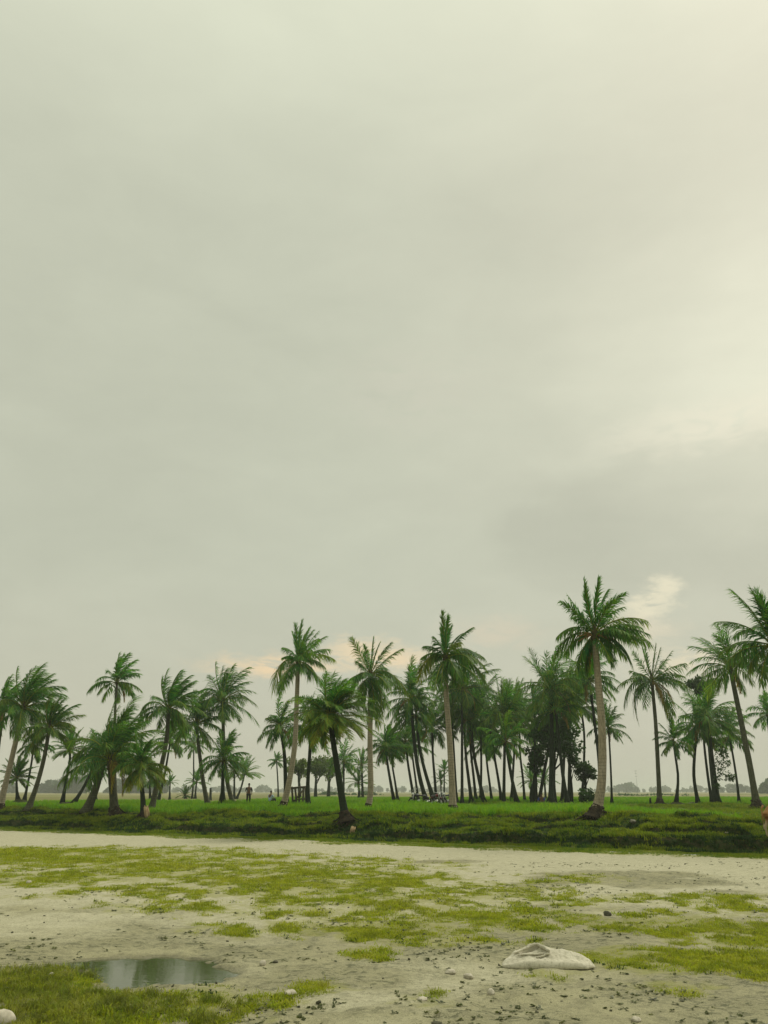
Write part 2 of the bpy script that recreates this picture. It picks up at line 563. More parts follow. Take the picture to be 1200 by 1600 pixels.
# ------------------------------------------------------------------ palms: where they stand
# (kind, trunk path in photo pixels from base to crown, trunk width px, crown radius px, fronds, bark, label, options)
PALMS = [
    # --- nearest row on the bank
    ('coconut_palm', [(930, 1281), (941, 1219), (942, 1139), (937, 1065), (932, 992)], 14.5, 84, 0, 'pale_bark',
     'tallest coconut palm, pale slim trunk rising from exposed roots on the bank', dict(hero='tall', roots=2, seed=5)),
    ('coconut_palm', [(708, 1275), (706, 1215), (703, 1157), (698, 1086), (697, 1030)], 10.5, 78, 0, 'pale_bark',
     'pale straight coconut palm with dark root collar, alone before the parked motorbikes', dict(hero='spear', roots=1, seed=9)),
    ('coconut_palm', [(573, 1271), (579, 1235), (578, 1165), (579, 1082), (579, 1056)], 9.6, 66, 0, 'pale_bark',
     'pale coconut palm on an earth mound with old fronds folded down round its neck', dict(hero='skirt', roots=1, seed=4)),
    ('coconut_palm', [(440, 1268), (451, 1225), (460, 1165), (463, 1100), (465, 1035)], 9.5, 66, 22, 'pale_bark',
     'pale leaning coconut palm whose foot stands beside the rough timber frame', dict(hero='nine', roots=1, seed=21)),
    ('date_palm', [(541, 1290), (533, 1240), (525, 1190), (514, 1120)], 11.5, 66, 58, 'dark_bark',
     'dark thick trunked palm with a rounded drooping crown, a split stump at its foot', dict(droop=.55, seed=31, wind=.4, old=8, roots=1, yellow=.6)),
    ('coconut_palm', [(-2, 1268), (12, 1205), (26, 1140), (33, 1105)], 9, 62, 26, 'pale_bark',
     'pale leaning coconut palm with a big windswept crown at the picture edge', dict(seed=41, wind=.8, roots=1)),
    ('coconut_palm', [(43, 1268), (58, 1222), (68, 1180), (74, 1140)], 7.5, 46, 22, 'mid_bark',
     'slender curved coconut palm with yellowish fronds and a pale band at its foot', dict(seed=42, wind=.7, yellow=.5)),
    ('coconut_palm', [(133, 1272), (148, 1235), (158, 1200), (163, 1180)], 12, 46, 16, 'mid_bark',
     'short stout coconut palm leaning toward the palm with the dry hanging frond', dict(seed=43, wind=.3)),
    ('coconut_palm', [(180, 1278), (178, 1245), (176, 1215), (176, 1190)], 12, 76, 26, 'mid_bark',
     'short upright coconut palm with plumed crown and a dry frond hanging down its trunk', dict(seed=44, wind=.55, upright=1, dead=2, roots=1)),
    ('coconut_palm', [(225, 1281), (223, 1250), (221, 1225), (220, 1200)], 7.5, 46, 22, 'dark_bark',
     'low dark coconut palm with drooping yellowed fronds beside a pale cut log', dict(seed=45, wind=.35, yellow=.7, roots=1)),
    ('coconut_palm', [(236, 1268), (247, 1215), (258, 1160), (261, 1108)], 8.5, 56, 24, 'mid_bark',
     'tall coconut palm rising behind the low yellowed one with ragged windblown crown', dict(seed=46, wind=.75, yellow=.25)),
    ('coconut_palm', [(1184, 1267), (1172, 1195), (1159, 1126), (1150, 1080), (1143, 1042)], 9.5, 62, 22, 'mid_bark',
     'tall coconut palm leaning away from the brown cow with a one sided crown', dict(seed=47, wind=-.2, roots=1)),
    ('coconut_palm', [(1236, 1290), (1226, 1200), (1214, 1090), (1206, 1010)], 13, 82, 24, 'mid_bark',
     'large coconut palm at the picture edge above the cow, its trunk out of view', dict(seed=48, wind=-.1, yellow=.2)),
    # --- second row, behind the first strip of rice
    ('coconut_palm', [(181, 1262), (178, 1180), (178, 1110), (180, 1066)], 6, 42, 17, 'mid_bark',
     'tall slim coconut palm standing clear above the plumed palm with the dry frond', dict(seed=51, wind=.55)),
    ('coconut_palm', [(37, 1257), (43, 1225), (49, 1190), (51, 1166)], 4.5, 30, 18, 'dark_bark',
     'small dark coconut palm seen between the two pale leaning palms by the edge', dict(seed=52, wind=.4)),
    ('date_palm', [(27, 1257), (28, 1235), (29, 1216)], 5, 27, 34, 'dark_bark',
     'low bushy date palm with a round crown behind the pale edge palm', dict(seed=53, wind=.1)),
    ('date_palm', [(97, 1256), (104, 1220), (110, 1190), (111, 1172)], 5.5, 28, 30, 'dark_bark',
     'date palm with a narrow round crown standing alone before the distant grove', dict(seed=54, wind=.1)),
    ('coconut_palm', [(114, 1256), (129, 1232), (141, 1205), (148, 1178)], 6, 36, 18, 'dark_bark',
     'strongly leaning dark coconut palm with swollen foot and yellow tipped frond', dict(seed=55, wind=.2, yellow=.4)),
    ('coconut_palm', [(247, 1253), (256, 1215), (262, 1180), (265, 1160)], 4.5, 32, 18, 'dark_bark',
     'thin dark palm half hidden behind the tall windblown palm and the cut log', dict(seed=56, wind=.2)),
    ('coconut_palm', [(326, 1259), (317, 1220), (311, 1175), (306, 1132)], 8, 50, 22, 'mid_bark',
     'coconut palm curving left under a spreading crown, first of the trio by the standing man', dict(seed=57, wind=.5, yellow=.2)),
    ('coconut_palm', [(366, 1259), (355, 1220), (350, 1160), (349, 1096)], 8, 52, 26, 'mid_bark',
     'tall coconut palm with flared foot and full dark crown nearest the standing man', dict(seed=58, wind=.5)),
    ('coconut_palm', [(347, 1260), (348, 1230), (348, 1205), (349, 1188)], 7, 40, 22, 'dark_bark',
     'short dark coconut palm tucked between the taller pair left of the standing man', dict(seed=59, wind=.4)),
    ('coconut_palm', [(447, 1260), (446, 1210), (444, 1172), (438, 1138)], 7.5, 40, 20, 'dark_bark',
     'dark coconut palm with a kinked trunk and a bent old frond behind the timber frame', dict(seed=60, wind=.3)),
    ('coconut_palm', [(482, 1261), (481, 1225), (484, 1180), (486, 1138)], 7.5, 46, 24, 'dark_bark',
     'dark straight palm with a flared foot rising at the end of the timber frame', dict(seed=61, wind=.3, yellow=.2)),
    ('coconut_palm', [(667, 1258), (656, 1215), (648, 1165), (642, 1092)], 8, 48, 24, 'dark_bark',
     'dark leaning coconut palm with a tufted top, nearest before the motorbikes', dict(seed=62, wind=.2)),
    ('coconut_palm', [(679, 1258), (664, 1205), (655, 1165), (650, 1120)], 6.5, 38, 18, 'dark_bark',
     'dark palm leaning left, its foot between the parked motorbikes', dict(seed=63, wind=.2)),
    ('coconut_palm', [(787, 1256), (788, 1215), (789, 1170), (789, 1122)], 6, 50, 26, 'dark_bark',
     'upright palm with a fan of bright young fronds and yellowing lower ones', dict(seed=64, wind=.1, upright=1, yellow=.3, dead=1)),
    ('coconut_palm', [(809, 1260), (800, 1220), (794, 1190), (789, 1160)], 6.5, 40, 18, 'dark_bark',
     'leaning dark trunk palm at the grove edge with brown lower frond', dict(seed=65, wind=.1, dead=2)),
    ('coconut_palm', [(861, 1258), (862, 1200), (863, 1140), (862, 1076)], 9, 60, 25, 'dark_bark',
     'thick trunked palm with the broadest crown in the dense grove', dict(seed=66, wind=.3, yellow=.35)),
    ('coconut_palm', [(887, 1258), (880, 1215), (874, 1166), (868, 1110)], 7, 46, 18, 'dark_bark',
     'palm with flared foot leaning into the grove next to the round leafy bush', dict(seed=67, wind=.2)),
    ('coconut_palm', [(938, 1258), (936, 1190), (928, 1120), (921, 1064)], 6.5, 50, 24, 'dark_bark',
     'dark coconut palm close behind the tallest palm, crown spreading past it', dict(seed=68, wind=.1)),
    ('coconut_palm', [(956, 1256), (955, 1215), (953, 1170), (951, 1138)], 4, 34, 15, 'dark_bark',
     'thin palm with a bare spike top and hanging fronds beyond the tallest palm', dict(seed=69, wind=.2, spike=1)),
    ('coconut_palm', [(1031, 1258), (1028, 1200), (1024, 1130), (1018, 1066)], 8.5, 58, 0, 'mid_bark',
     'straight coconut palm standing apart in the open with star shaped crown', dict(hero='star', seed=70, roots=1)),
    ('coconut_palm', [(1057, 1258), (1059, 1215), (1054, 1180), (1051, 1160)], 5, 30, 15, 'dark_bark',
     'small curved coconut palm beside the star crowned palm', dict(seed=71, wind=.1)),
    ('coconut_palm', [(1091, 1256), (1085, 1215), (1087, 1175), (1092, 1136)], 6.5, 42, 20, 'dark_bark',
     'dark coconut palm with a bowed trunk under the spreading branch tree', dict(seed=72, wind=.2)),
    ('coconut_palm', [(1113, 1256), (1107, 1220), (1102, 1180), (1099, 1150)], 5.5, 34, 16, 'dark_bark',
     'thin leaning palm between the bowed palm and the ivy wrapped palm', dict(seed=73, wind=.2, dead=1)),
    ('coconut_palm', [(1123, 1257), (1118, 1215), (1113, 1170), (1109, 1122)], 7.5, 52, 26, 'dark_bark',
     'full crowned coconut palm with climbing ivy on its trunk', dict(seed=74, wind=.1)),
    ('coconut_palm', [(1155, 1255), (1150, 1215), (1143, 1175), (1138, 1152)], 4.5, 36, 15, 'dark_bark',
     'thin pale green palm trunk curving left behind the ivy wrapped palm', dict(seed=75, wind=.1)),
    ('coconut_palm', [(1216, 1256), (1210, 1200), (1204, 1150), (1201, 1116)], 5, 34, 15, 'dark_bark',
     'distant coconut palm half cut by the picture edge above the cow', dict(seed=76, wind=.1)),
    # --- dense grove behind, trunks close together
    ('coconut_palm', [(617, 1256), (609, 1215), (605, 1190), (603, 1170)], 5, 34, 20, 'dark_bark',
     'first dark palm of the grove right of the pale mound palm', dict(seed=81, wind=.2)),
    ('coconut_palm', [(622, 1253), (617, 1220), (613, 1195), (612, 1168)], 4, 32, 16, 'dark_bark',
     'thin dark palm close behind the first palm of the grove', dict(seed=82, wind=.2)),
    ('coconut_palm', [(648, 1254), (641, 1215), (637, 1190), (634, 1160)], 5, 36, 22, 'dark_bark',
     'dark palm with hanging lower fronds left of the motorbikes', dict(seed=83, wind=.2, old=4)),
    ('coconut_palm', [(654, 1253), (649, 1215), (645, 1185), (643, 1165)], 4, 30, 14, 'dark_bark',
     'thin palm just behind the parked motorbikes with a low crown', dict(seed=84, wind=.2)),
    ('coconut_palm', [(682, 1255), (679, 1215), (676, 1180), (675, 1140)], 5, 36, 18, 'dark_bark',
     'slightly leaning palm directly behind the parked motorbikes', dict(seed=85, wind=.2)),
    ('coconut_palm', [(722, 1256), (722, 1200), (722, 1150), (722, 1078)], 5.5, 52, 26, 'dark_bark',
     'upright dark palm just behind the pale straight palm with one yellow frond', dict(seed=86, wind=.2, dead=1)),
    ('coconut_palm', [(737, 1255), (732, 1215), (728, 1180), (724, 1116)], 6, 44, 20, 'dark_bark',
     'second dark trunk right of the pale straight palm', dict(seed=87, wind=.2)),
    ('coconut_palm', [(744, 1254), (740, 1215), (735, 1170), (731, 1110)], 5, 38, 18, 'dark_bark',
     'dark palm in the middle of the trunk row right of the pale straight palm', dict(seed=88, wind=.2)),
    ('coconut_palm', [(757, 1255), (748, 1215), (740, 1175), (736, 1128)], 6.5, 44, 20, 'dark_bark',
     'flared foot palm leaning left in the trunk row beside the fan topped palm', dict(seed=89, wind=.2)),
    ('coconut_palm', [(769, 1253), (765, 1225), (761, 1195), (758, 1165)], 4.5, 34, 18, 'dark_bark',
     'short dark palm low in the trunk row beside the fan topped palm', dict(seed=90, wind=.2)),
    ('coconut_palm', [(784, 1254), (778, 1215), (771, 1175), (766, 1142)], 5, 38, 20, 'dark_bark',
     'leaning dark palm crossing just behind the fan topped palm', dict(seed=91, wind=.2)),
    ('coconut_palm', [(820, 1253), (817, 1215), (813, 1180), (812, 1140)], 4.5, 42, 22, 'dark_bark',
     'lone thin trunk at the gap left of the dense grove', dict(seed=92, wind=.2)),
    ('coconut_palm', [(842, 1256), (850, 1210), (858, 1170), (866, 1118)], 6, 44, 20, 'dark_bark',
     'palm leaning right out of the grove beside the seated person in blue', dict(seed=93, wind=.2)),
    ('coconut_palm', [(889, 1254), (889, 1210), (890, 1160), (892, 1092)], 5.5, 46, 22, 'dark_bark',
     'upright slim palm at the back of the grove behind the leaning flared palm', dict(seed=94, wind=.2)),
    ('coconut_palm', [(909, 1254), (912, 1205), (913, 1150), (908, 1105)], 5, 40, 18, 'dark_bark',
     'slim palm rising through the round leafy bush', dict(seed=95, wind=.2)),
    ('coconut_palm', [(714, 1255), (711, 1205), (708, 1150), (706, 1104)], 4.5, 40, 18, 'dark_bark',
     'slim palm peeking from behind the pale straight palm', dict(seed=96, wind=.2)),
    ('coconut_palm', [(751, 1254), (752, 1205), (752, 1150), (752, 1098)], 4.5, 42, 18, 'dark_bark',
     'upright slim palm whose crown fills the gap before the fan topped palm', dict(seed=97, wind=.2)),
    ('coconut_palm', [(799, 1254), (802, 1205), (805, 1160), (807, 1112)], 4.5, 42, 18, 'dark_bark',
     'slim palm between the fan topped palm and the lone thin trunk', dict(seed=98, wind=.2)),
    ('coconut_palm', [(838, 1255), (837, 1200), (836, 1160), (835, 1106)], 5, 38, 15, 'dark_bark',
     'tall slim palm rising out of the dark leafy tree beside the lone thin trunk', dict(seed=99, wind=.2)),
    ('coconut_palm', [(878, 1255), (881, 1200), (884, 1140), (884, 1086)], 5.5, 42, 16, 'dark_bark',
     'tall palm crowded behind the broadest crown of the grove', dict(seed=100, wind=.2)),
    # --- far small ones
    ('coconut_palm', [(300, 1250), (302, 1215), (302, 1185), (302, 1163)], 3, 24, 16, 'dark_bark',
     'thin far palm seen past the curved trunk of the trio', dict(seed=101, wind=.2, far=1)),
    ('date_palm', [(305, 1250), (306, 1235), (308, 1222)], 3.5, 17, 24, 'dark_bark',
     'small far date palm at the foot of the thin far palm', dict(seed=102, wind=.1, far=1)),
    ('date_palm', [(290, 1250), (289, 1243)], 4, 13, 22, 'dark_bark',
     'tiny trunkless looking date palm on the far field edge', dict(seed=103, wind=.1, far=1)),
    ('date_palm', [(265, 1251), (265, 1236), (265, 1223)], 3.2, 11, 18, 'dark_bark',
     'tiny date palm with a bare thin trunk on the far field', dict(seed=104, wind=.1, far=1)),
    ('date_palm', [(366, 1251), (366, 1228), (366, 1206)], 4, 22, 26, 'dark_bark',
     'upright date palm of the pair left of the standing man', dict(seed=105, wind=.2, far=1)),
    ('date_palm', [(369, 1250), (376, 1232), (382, 1208)], 4, 23, 28, 'dark_bark',
     'leaning date palm of the pair left of the standing man', dict(seed=106, wind=.3, far=1)),
    ('coconut_palm', [(435, 1248), (434, 1220), (432, 1190)], 3, 13, 14, 'dark_bark',
     'tiny slim palm on the far field left of the timber frame', dict(seed=107, wind=.2, far=1)),
    ('coconut_palm', [(536, 1252), (537, 1225), (537, 1192)], 4, 30, 20, 'dark_bark',
     'palm mostly hidden behind the dark thick trunked palm', dict(seed=108, wind=.2, far=1)),
    ('date_palm', [(567, 1250), (566, 1222), (565, 1196)], 4.5, 22, 26, 'dark_bark',
     'taller date palm of the close pair behind the pale mound palm', dict(seed=109, wind=.1, far=1)),
    ('date_palm', [(561, 1250), (561, 1236), (560, 1223)], 4.5, 20, 24, 'dark_bark',
     'shorter date palm of the close pair behind the pale mound palm', dict(seed=110, wind=.1, far=1)),
    ('date_palm', [(694, 1249), (694, 1225), (694, 1203)], 3.2, 13, 20, 'dark_bark',
     'taller tiny date palm of the pair glimpsed left of the pale straight palm', dict(seed=111, wind=.1, far=1)),
    ('date_palm', [(689, 1249), (689, 1232), (688, 1219)], 3.2, 13, 18, 'dark_bark',
     'shorter tiny date palm of the pair glimpsed left of the pale straight palm', dict(seed=112, wind=.1, far=1)),
    ('date_palm', [(828, 1254), (829, 1236), (829, 1220)], 4, 20, 22, 'dark_bark',
     'low date palm in the gap before the dark leafy tree of the grove', dict(seed=113, wind=.0, far=1)),
    ('date_palm', [(853, 1252), (852, 1235), (851, 1220)], 4, 19, 22, 'dark_bark',
     'low date palm behind the seated person in blue', dict(seed=114, wind=.0, far=1)),
    ('coconut_palm', [(235, 1253), (234, 1238), (233, 1222)], 4.5, 24, 18, 'dark_bark',
     'small dark palm right behind the pale cut log', dict(seed=115, wind=.2, far=1)),
    ('coconut_palm', [(150, 1253), (151, 1230), (153, 1205)], 4, 26, 16, 'dark_bark',
     'small palm hidden behind the stout leaning palm and the plumed palm', dict(seed=116, wind=.2, far=1)),
    ('coconut_palm', [(-14, 1262), (-8, 1200), (2, 1110)], 7, 52, 22, 'mid_bark',
     'coconut palm at the very edge, only its bright crown in view', dict(seed=117, wind=.6)),
]
EDGE_Y0, EDGE_K = 29.7, 0.58


def shear(X):
    return -EDGE_K * np.clip(X, -34, 11.5)


def vcoord(X, Y):
    return (Y - EDGE_Y0 - shear(X)) * 0.865


MOUNDS = []      # x, y, height, radius
ell = lambda px, py, rx, ry, wgt=1.0, z=0.0: (px, py, rx, ry, wgt)


def to_world(e):
    px, py, rx, ry, wgt = e
    c = hit(px, py)
    a, b = hit(px, py - ry), hit(px, py + ry)
    rxw = rx / F_PX * c[1] / ray(px, py)[1]
    return (c[0], (a[1] + b[1]) / 2, rxw, (a[1] - b[1]) / 2, wgt)


PUDDLE = [to_world(e) for e in ((232, 1516, 92, 19, 1), (312, 1522, 50, 12, .95), (130, 1504, 60, 7, .7), (185, 1500, 55, 7, .8), (255, 1503, 75, 9, .95))]
GRASS = [to_world(e) for e in (
    (60, 1340, 330, 15, 1.15), (330, 1358, 300, 17, 1.1), (40, 1372, 190, 13, 1.0), (450, 1382, 270, 20, 1.0),
    (200, 1388, 90, 9, .8), (290, 1417, 130, 10, .65), (560, 1412, 230, 24, .85), (690, 1432, 190, 20, .75),
    (470, 1450, 130, 11, .75), (620, 1452, 150, 13, .8), (710, 1466, 90, 10, .75), (760, 1395, 110, 13, .6),
    (870, 1408, 80, 9, .6), (905, 1434, 60, 9, .7), (1040, 1440, 130, 12, .72), (1160, 1462, 110, 26, .95),
    (1060, 1502, 150, 20, .9), (1150, 1425, 90, 10, .6), (880, 1372, 70, 6, .45), (1020, 1405, 110, 7, .45),
    (1190, 1505, 70, 26, .9), (75, 1402, 50, 6, .55), (580, 1490, 35, 8, .5),
    (30, 1545, 130, 28, 1.0), (140, 1578, 150, 26, 1.1), (90, 1604, 130, 22, 1.0), (310, 1570, 130, 22, .75), (340, 1590, 70, 9, .6),
    (655, 1565, 40, 14, .45), (505, 1545, 45, 8, .55), (870, 1525, 30, 8, .5), (1050, 1545, 60, 9, .5), (1190, 1400, 60, 6, .5),
    (375, 1592, 30, 9, .5))]


TRACK_MUD = [to_world(e) for e in ((985, 1374, 130, 13, 1), (860, 1385, 60, 6, .8), (700, 1345, 60, 4, .7), (1150, 1395, 70, 7, .7))]


def ell_mask(X, Y, lst):
    m = np.full(np.shape(X), -1.0)
    for (cx, cy, rx, ry, wgt) in lst:
        sel = (np.abs(X - cx) < rx * 1.9) & (np.abs(Y - cy) < ry * 1.9)
        if not sel.any():
            continue
        d2 = ((X[sel] - cx) / rx) ** 2 + ((Y[sel] - cy) / ry) ** 2
        m[sel] = np.maximum(m[sel], wgt * (1.0 - d2 * 0.75) - (1 - wgt) * 0.35)
    return m


def grass_mask(X, Y):
    m = ell_mask(X, Y, GRASS)
    n = 0.55 * fbm(X * 0.9, Y * 0.7, 3, 3) + 0.95 * fbm(X * 3.0, Y * 2.2, 5, 5, 0.72)
    return sstep(-0.08, 0.62, m * 0.62 + n * 1.15 - 0.11) * (m > -0.6)


def grass_film(X, Y):
    """thin trodden growth between the tufts"""
    m = ell_mask(X, Y, GRASS)
    n = 0.5 * fbm(X * 0.9, Y * 0.7, 3, 3) + 0.9 * fbm(X * 4.5, Y * 3.4, 6, 5, 0.75)
    return sstep(-0.25, 0.5, m * 0.7 + n * 0.9 + .02) * (m > -0.75)


def puddle_mask(X, Y):
    m = ell_mask(X, Y, PUDDLE)
    return m + 0.95 * fbm(X * 2.0, Y * 4.5, 23, 5, 0.68) - .16


def NB1(X, Y):
    return 0.9 * fbm(X * 0.22, Y * 0.3, 61, 4, 0.6) + 0.55 * fbm(X * 1.3, Y * .5, 63, 3, .6)


def H(X, Y):
    X = np.asarray(X, float)
    Y = np.asarray(Y, float)
    v = vcoord(X, Y)
    # flats
    z = 0.05 * fbm(X * 0.35, Y * 0.35, 41, 3) + 0.028 * fbm(X * 1.7, Y * 1.7, 44, 3)
    near = sstep(24, 10, Y)
    z = z + near * (0.016 * fbm(X * 6, Y * 6, 51, 3) + 0.012 * np.abs(vnoise(X * 14, Y * 14, 57)))
    pm = puddle_mask(X, Y) if np.ndim(X) else np.array(-1.0)
    fl = sstep(-1.1, -.3, pm)
    z = z * (1 - .8 * fl) - .012 * fl
    flat = z * sstep(3.0, 0.0, v)
    # bank: two worn scarps with terraces
    n1 = NB1(X, Y)
    n2 = 1.3 * fbm(X * 0.28, Y * 0.35, 71, 4, 0.6) + 0.5 * fbm(X * 1.5, Y * .5, 73, 3, .6)
    g2 = sstep(-.2, .2, fbm(X * .3, Y * .25, 74, 3))
    n3 = 1.1 * fbm(X * 0.35, Y * 0.4, 81, 3, 0.6)
    g1 = sstep(-.28, .12, fbm(X * .33, Y * .25, 64, 3))
    lay = 0.33 * (g1 * sstep(2.0 + n1, 2.32 + n1, v) + (1 - g1) * sstep(1.7 + n1, 3.3 + n1, v))
    lay = lay + 0.17 * sstep(3.6 + n3, 3.85 + n3, v) * sstep(-0.15, 0.2, fbm(X * 0.2, Y * 0.2, 91, 2))
    lay = lay + 0.24 * (g2 * sstep(5.5 + n2, 5.78 + n2, v) + (1 - g2) * sstep(4.6, 6.4, v)) - 0.14 * sstep(6.4 + n2, 7.4 + n2, v)
    lay = lay + 0.12 * sstep(0, 12, v)
    lump = 0.17 * fbm(X * 1.0, Y * 0.9, 95, 5, 0.62) * sstep(1.5, 3, v) * sstep(9, 6.5, v)
    # eroded block near the cow
    blk = 0.26 * sstep(0, .25, v - 3.4 - 0.4 * fbm(X, Y, 97, 2)) * sstep(6.6, 5.2, v) * sstep(8.6, 9.2, X) * sstep(12.2, 11.6, X)
    zz = flat + lay + lump + blk
    # bund with the palm rows
    bund = 0.28 * np.exp(-((Y - 57 - 2.5 * fbm(X * .1, Y * 0, 33, 2)) / 1.5) ** 2) * sstep(-3, 0, X) * (0.75 + 0.6 * fbm(X * .5, Y * .5, 35, 3))
    zz = zz + bund
    zz = zz + 0.03 * fbm(X * .05, Y * .05, 99, 2) * sstep(8, 20, v)
    for (mx, my, mh, mr) in MOUNDS:
        sel = (np.abs(X - mx) < mr * 3) & (np.abs(Y - my) < mr * 3)
        if np.any(sel):
            d2 = ((X - mx) ** 2 + (Y - my) ** 2) / mr ** 2
            zz = zz + np.where(sel, mh * np.exp(-d2) * (1 + 0.7 * fbm(X * 2, Y * 2, 101, 3)), 0)
    # puddle hollow
    zz = zz - 0.055 * sstep(-0.4, 0.55, pm)
    return zz


def h1(x, y):
    return float(H(np.array([x]), np.array([y]))[0])


def ground_hit(px, py):
    d = ray(px, py)
    k = np.linspace(5, 400, 4000) / d[1]
    z = H(d[0] * k, d[1] * k)
    below = np.nonzero(CAM_Z + d[2] * k < z)[0]
    i = below[0] if len(below) else len(k) - 1
    return np.array([d[0] * k[i], d[1] * k[i], z[i]])


palm_pos = []
for p in PALMS:
    bx, by = p[1][0]
    if by >= 1263:
        g = ground_hit(bx, by)
        palm_pos.append((g[0], g[1]))
    else:
        he = 1.0 if not p[7].get('far') else 1.22
        d = ray(bx, by)
        k = -he / d[2]
        palm_pos.append((d[0] * k, d[1] * k))
for p, (x, y) in zip(PALMS, palm_pos):
    if p[7].get('far'):
        continue
    MOUNDS.append((x, y, 0.22 if y > 50 else 0.10, 0.9 if y > 50 else 0.6))
gx = ground_hit(590, 1290)
MOUNDS.append((gx[0], gx[1], 0.22, 0.75))
gx = ground_hit(435, 1288)
MOUNDS.append((gx[0] + .2, gx[1], 0.14, 0.7))
gx = ground_hit(215, 1292)
MOUNDS.append((gx[0], gx[1], 0.16, 0.9))
gx = ground_hit(935, 1296)
MOUNDS.append((gx[0], gx[1], 0.14, 1.1))

# ------------------------------------------------------------------ ground sheets
xs = np.concatenate([np.arange(0, 7.01, 0.05), np.arange(7.12, 16, 0.12), np.arange(16.3, 42, 0.3), np.geomspace(43, 3200, 40)])
xs = np.concatenate([-xs[:0:-1], xs])
rows_a = np.concatenate([np.arange(3.6, 11, 0.036), np.arange(11, 22, 0.075), np.arange(22, 30.0, 0.11)])
rows_b = np.arange(30.0, 39.0, 0.075)
rows_c = np.concatenate([np.arange(39.0, 64, 0.25), np.arange(64, 92, 0.6), np.geomspace(92, 185, 40)])
rows_d = np.geomspace(185, 3200, 40)


def sheet_pts(rows):
    Xg, Rg = np.meshgrid(xs, rows)
    k = sstep(9, 26, Rg) * (1 - sstep(64, 130, Rg))
    return Xg, Rg + shear(Xg) * k


def ground_sheet(name, rows, mat, label, cat):
    Xg, Yg = sheet_pts(rows)
    Z = H(Xg.ravel(), Yg.ravel())
    x, y = Xg.ravel(), Yg.ravel()
    v = vcoord(x, y)
    nr, nc = Xg.shape
    idx = np.arange(nr * nc).reshape(nr, nc)
    q = np.stack([idx[:-1, :-1], idx[:-1, 1:], idx[1:, 1:], idx[1:, :-1]], -1).reshape(-1, 4)
    g = np.maximum(grass_mask(x, y), .75 * grass_film(x, y))
    verge = sstep(-0.75, 0.15, v + 0.9 * fbm(x * .6, y * .8, 12, 4, .6))
    g = np.maximum(g, verge)
    wet = sstep(-0.75, 0.1, puddle_mask(x, y))
    mud = sstep(0.28, -0.1, (y - 11.5) / 14 - 0.55 * fbm(x * .35, y * .45, 77, 4, .6))
    mud = np.maximum(mud, sstep(-.1, .5, ell_mask(x, y, TRACK_MUD) + .8 * fbm(x * .8, y * 1.2, 131, 4, .65)))
    straw = sstep(84, 92, y) * sstep(-15, -17, x)
    mud = np.where(y > 40, straw, mud)
    # steep faces: bare earth, coloured darker to carry their shade
    Zg = Z.reshape(nr, nc)
    dy = np.gradient(Yg, axis=0) + 1e-6
    slope = np.abs(np.gradient(Zg, axis=0) / dy).ravel()
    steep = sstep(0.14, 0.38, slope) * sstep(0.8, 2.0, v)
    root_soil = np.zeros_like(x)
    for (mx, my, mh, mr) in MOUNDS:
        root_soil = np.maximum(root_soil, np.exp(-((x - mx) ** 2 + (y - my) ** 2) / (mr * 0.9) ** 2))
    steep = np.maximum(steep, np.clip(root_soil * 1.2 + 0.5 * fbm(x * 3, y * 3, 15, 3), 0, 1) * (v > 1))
    me = mesh_np(name, np.stack([x, y, Z], 1), q.ravel(), np.full(len(q), 4), True)
    a = me.attributes.new('cover', 'FLOAT_COLOR', 'POINT')
    c = np.stack([g, wet, steep, mud], 1).astype(np.float32)
    a.data.foreach_set('color', c.ravel())
    o = link(name, me, None, (mat,))
    tag(o, label, cat, kind='structure')
    return o


m, t, o = new_mat('flats')
tco = t.n('ShaderNodeTexCoord').outputs['Object']
att = t.n('ShaderNodeAttribute', attribute_name='cover')
sp = t.n('ShaderNodeSeparateColor')
t.l(att.outputs['Color'], sp.inputs[0])
g_, w_, s_ = sp.outputs[0], sp.outputs[1], sp.outputs[2]
mud_ = att.outputs['Alpha']
nA, nB, nC, nD = t.noise(tco, 0.8, 6, .6), t.noise(tco, 5, 6, .65), t.noise(tco, 28, 5, .65), t.noise(tco, 110, 3, .6)
sand = t.mix(t.ramp(nB, .35, .68), (0.455, 0.432, 0.29), (0.375, 0.355, 0.235))
mudc = t.mix(t.ramp(nA, .35, .65), (0.310, 0.292, 0.168), (0.240, 0.228, 0.128))
mudc = t.mix(t.ramp(nB, .47, .62, 0, .55), mudc, (0.175, 0.165, 0.095))
gc = t.mix(mud_, sand, mudc)
gc = t.mix(t.ramp(nC, .53, .66, 0, .6), gc, (0.15, 0.142, 0.078))
nE = t.noise(t.vmath('MULTIPLY', tco, (1.0, 1.5, 1.0)), 7.5, 7, .72, .6)
alg = t.math('MULTIPLY', t.ramp(nE, .515, .57), t.ramp(t.noise(tco, .8, 3), .36, .56))
gc = t.mix(t.math('MULTIPLY', alg, t.math('MULTIPLY_ADD', mud_, .6, .12)), gc, (0.055, 0.062, 0.028))
gc = t.mix(t.ramp(nD, .55, .66, 0, .7), gc, (0.085, 0.088, 0.048))
gc = t.mix(t.ramp(nD, .44, .3, 0, .35), gc, (0.60, 0.55, 0.42))
gsoil = t.mix(t.ramp(nC, .4, .65), (0.20, 0.225, 0.025), (0.27, 0.245, 0.085))
gc = t.mix(t.math('MULTIPLY', g_, t.ramp(nC, .36, .6, .55, .95)), gc, gsoil)
gc = t.mix(t.math('MULTIPLY', w_, .62), gc, (0.125, 0.118, 0.065))
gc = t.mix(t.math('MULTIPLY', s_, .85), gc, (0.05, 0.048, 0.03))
vor = t.n('ShaderNodeTexVoronoi', feature='F1')
vor.inputs['Scale'].default_value = 9
t.l(tco, vor.inputs['Vector'])
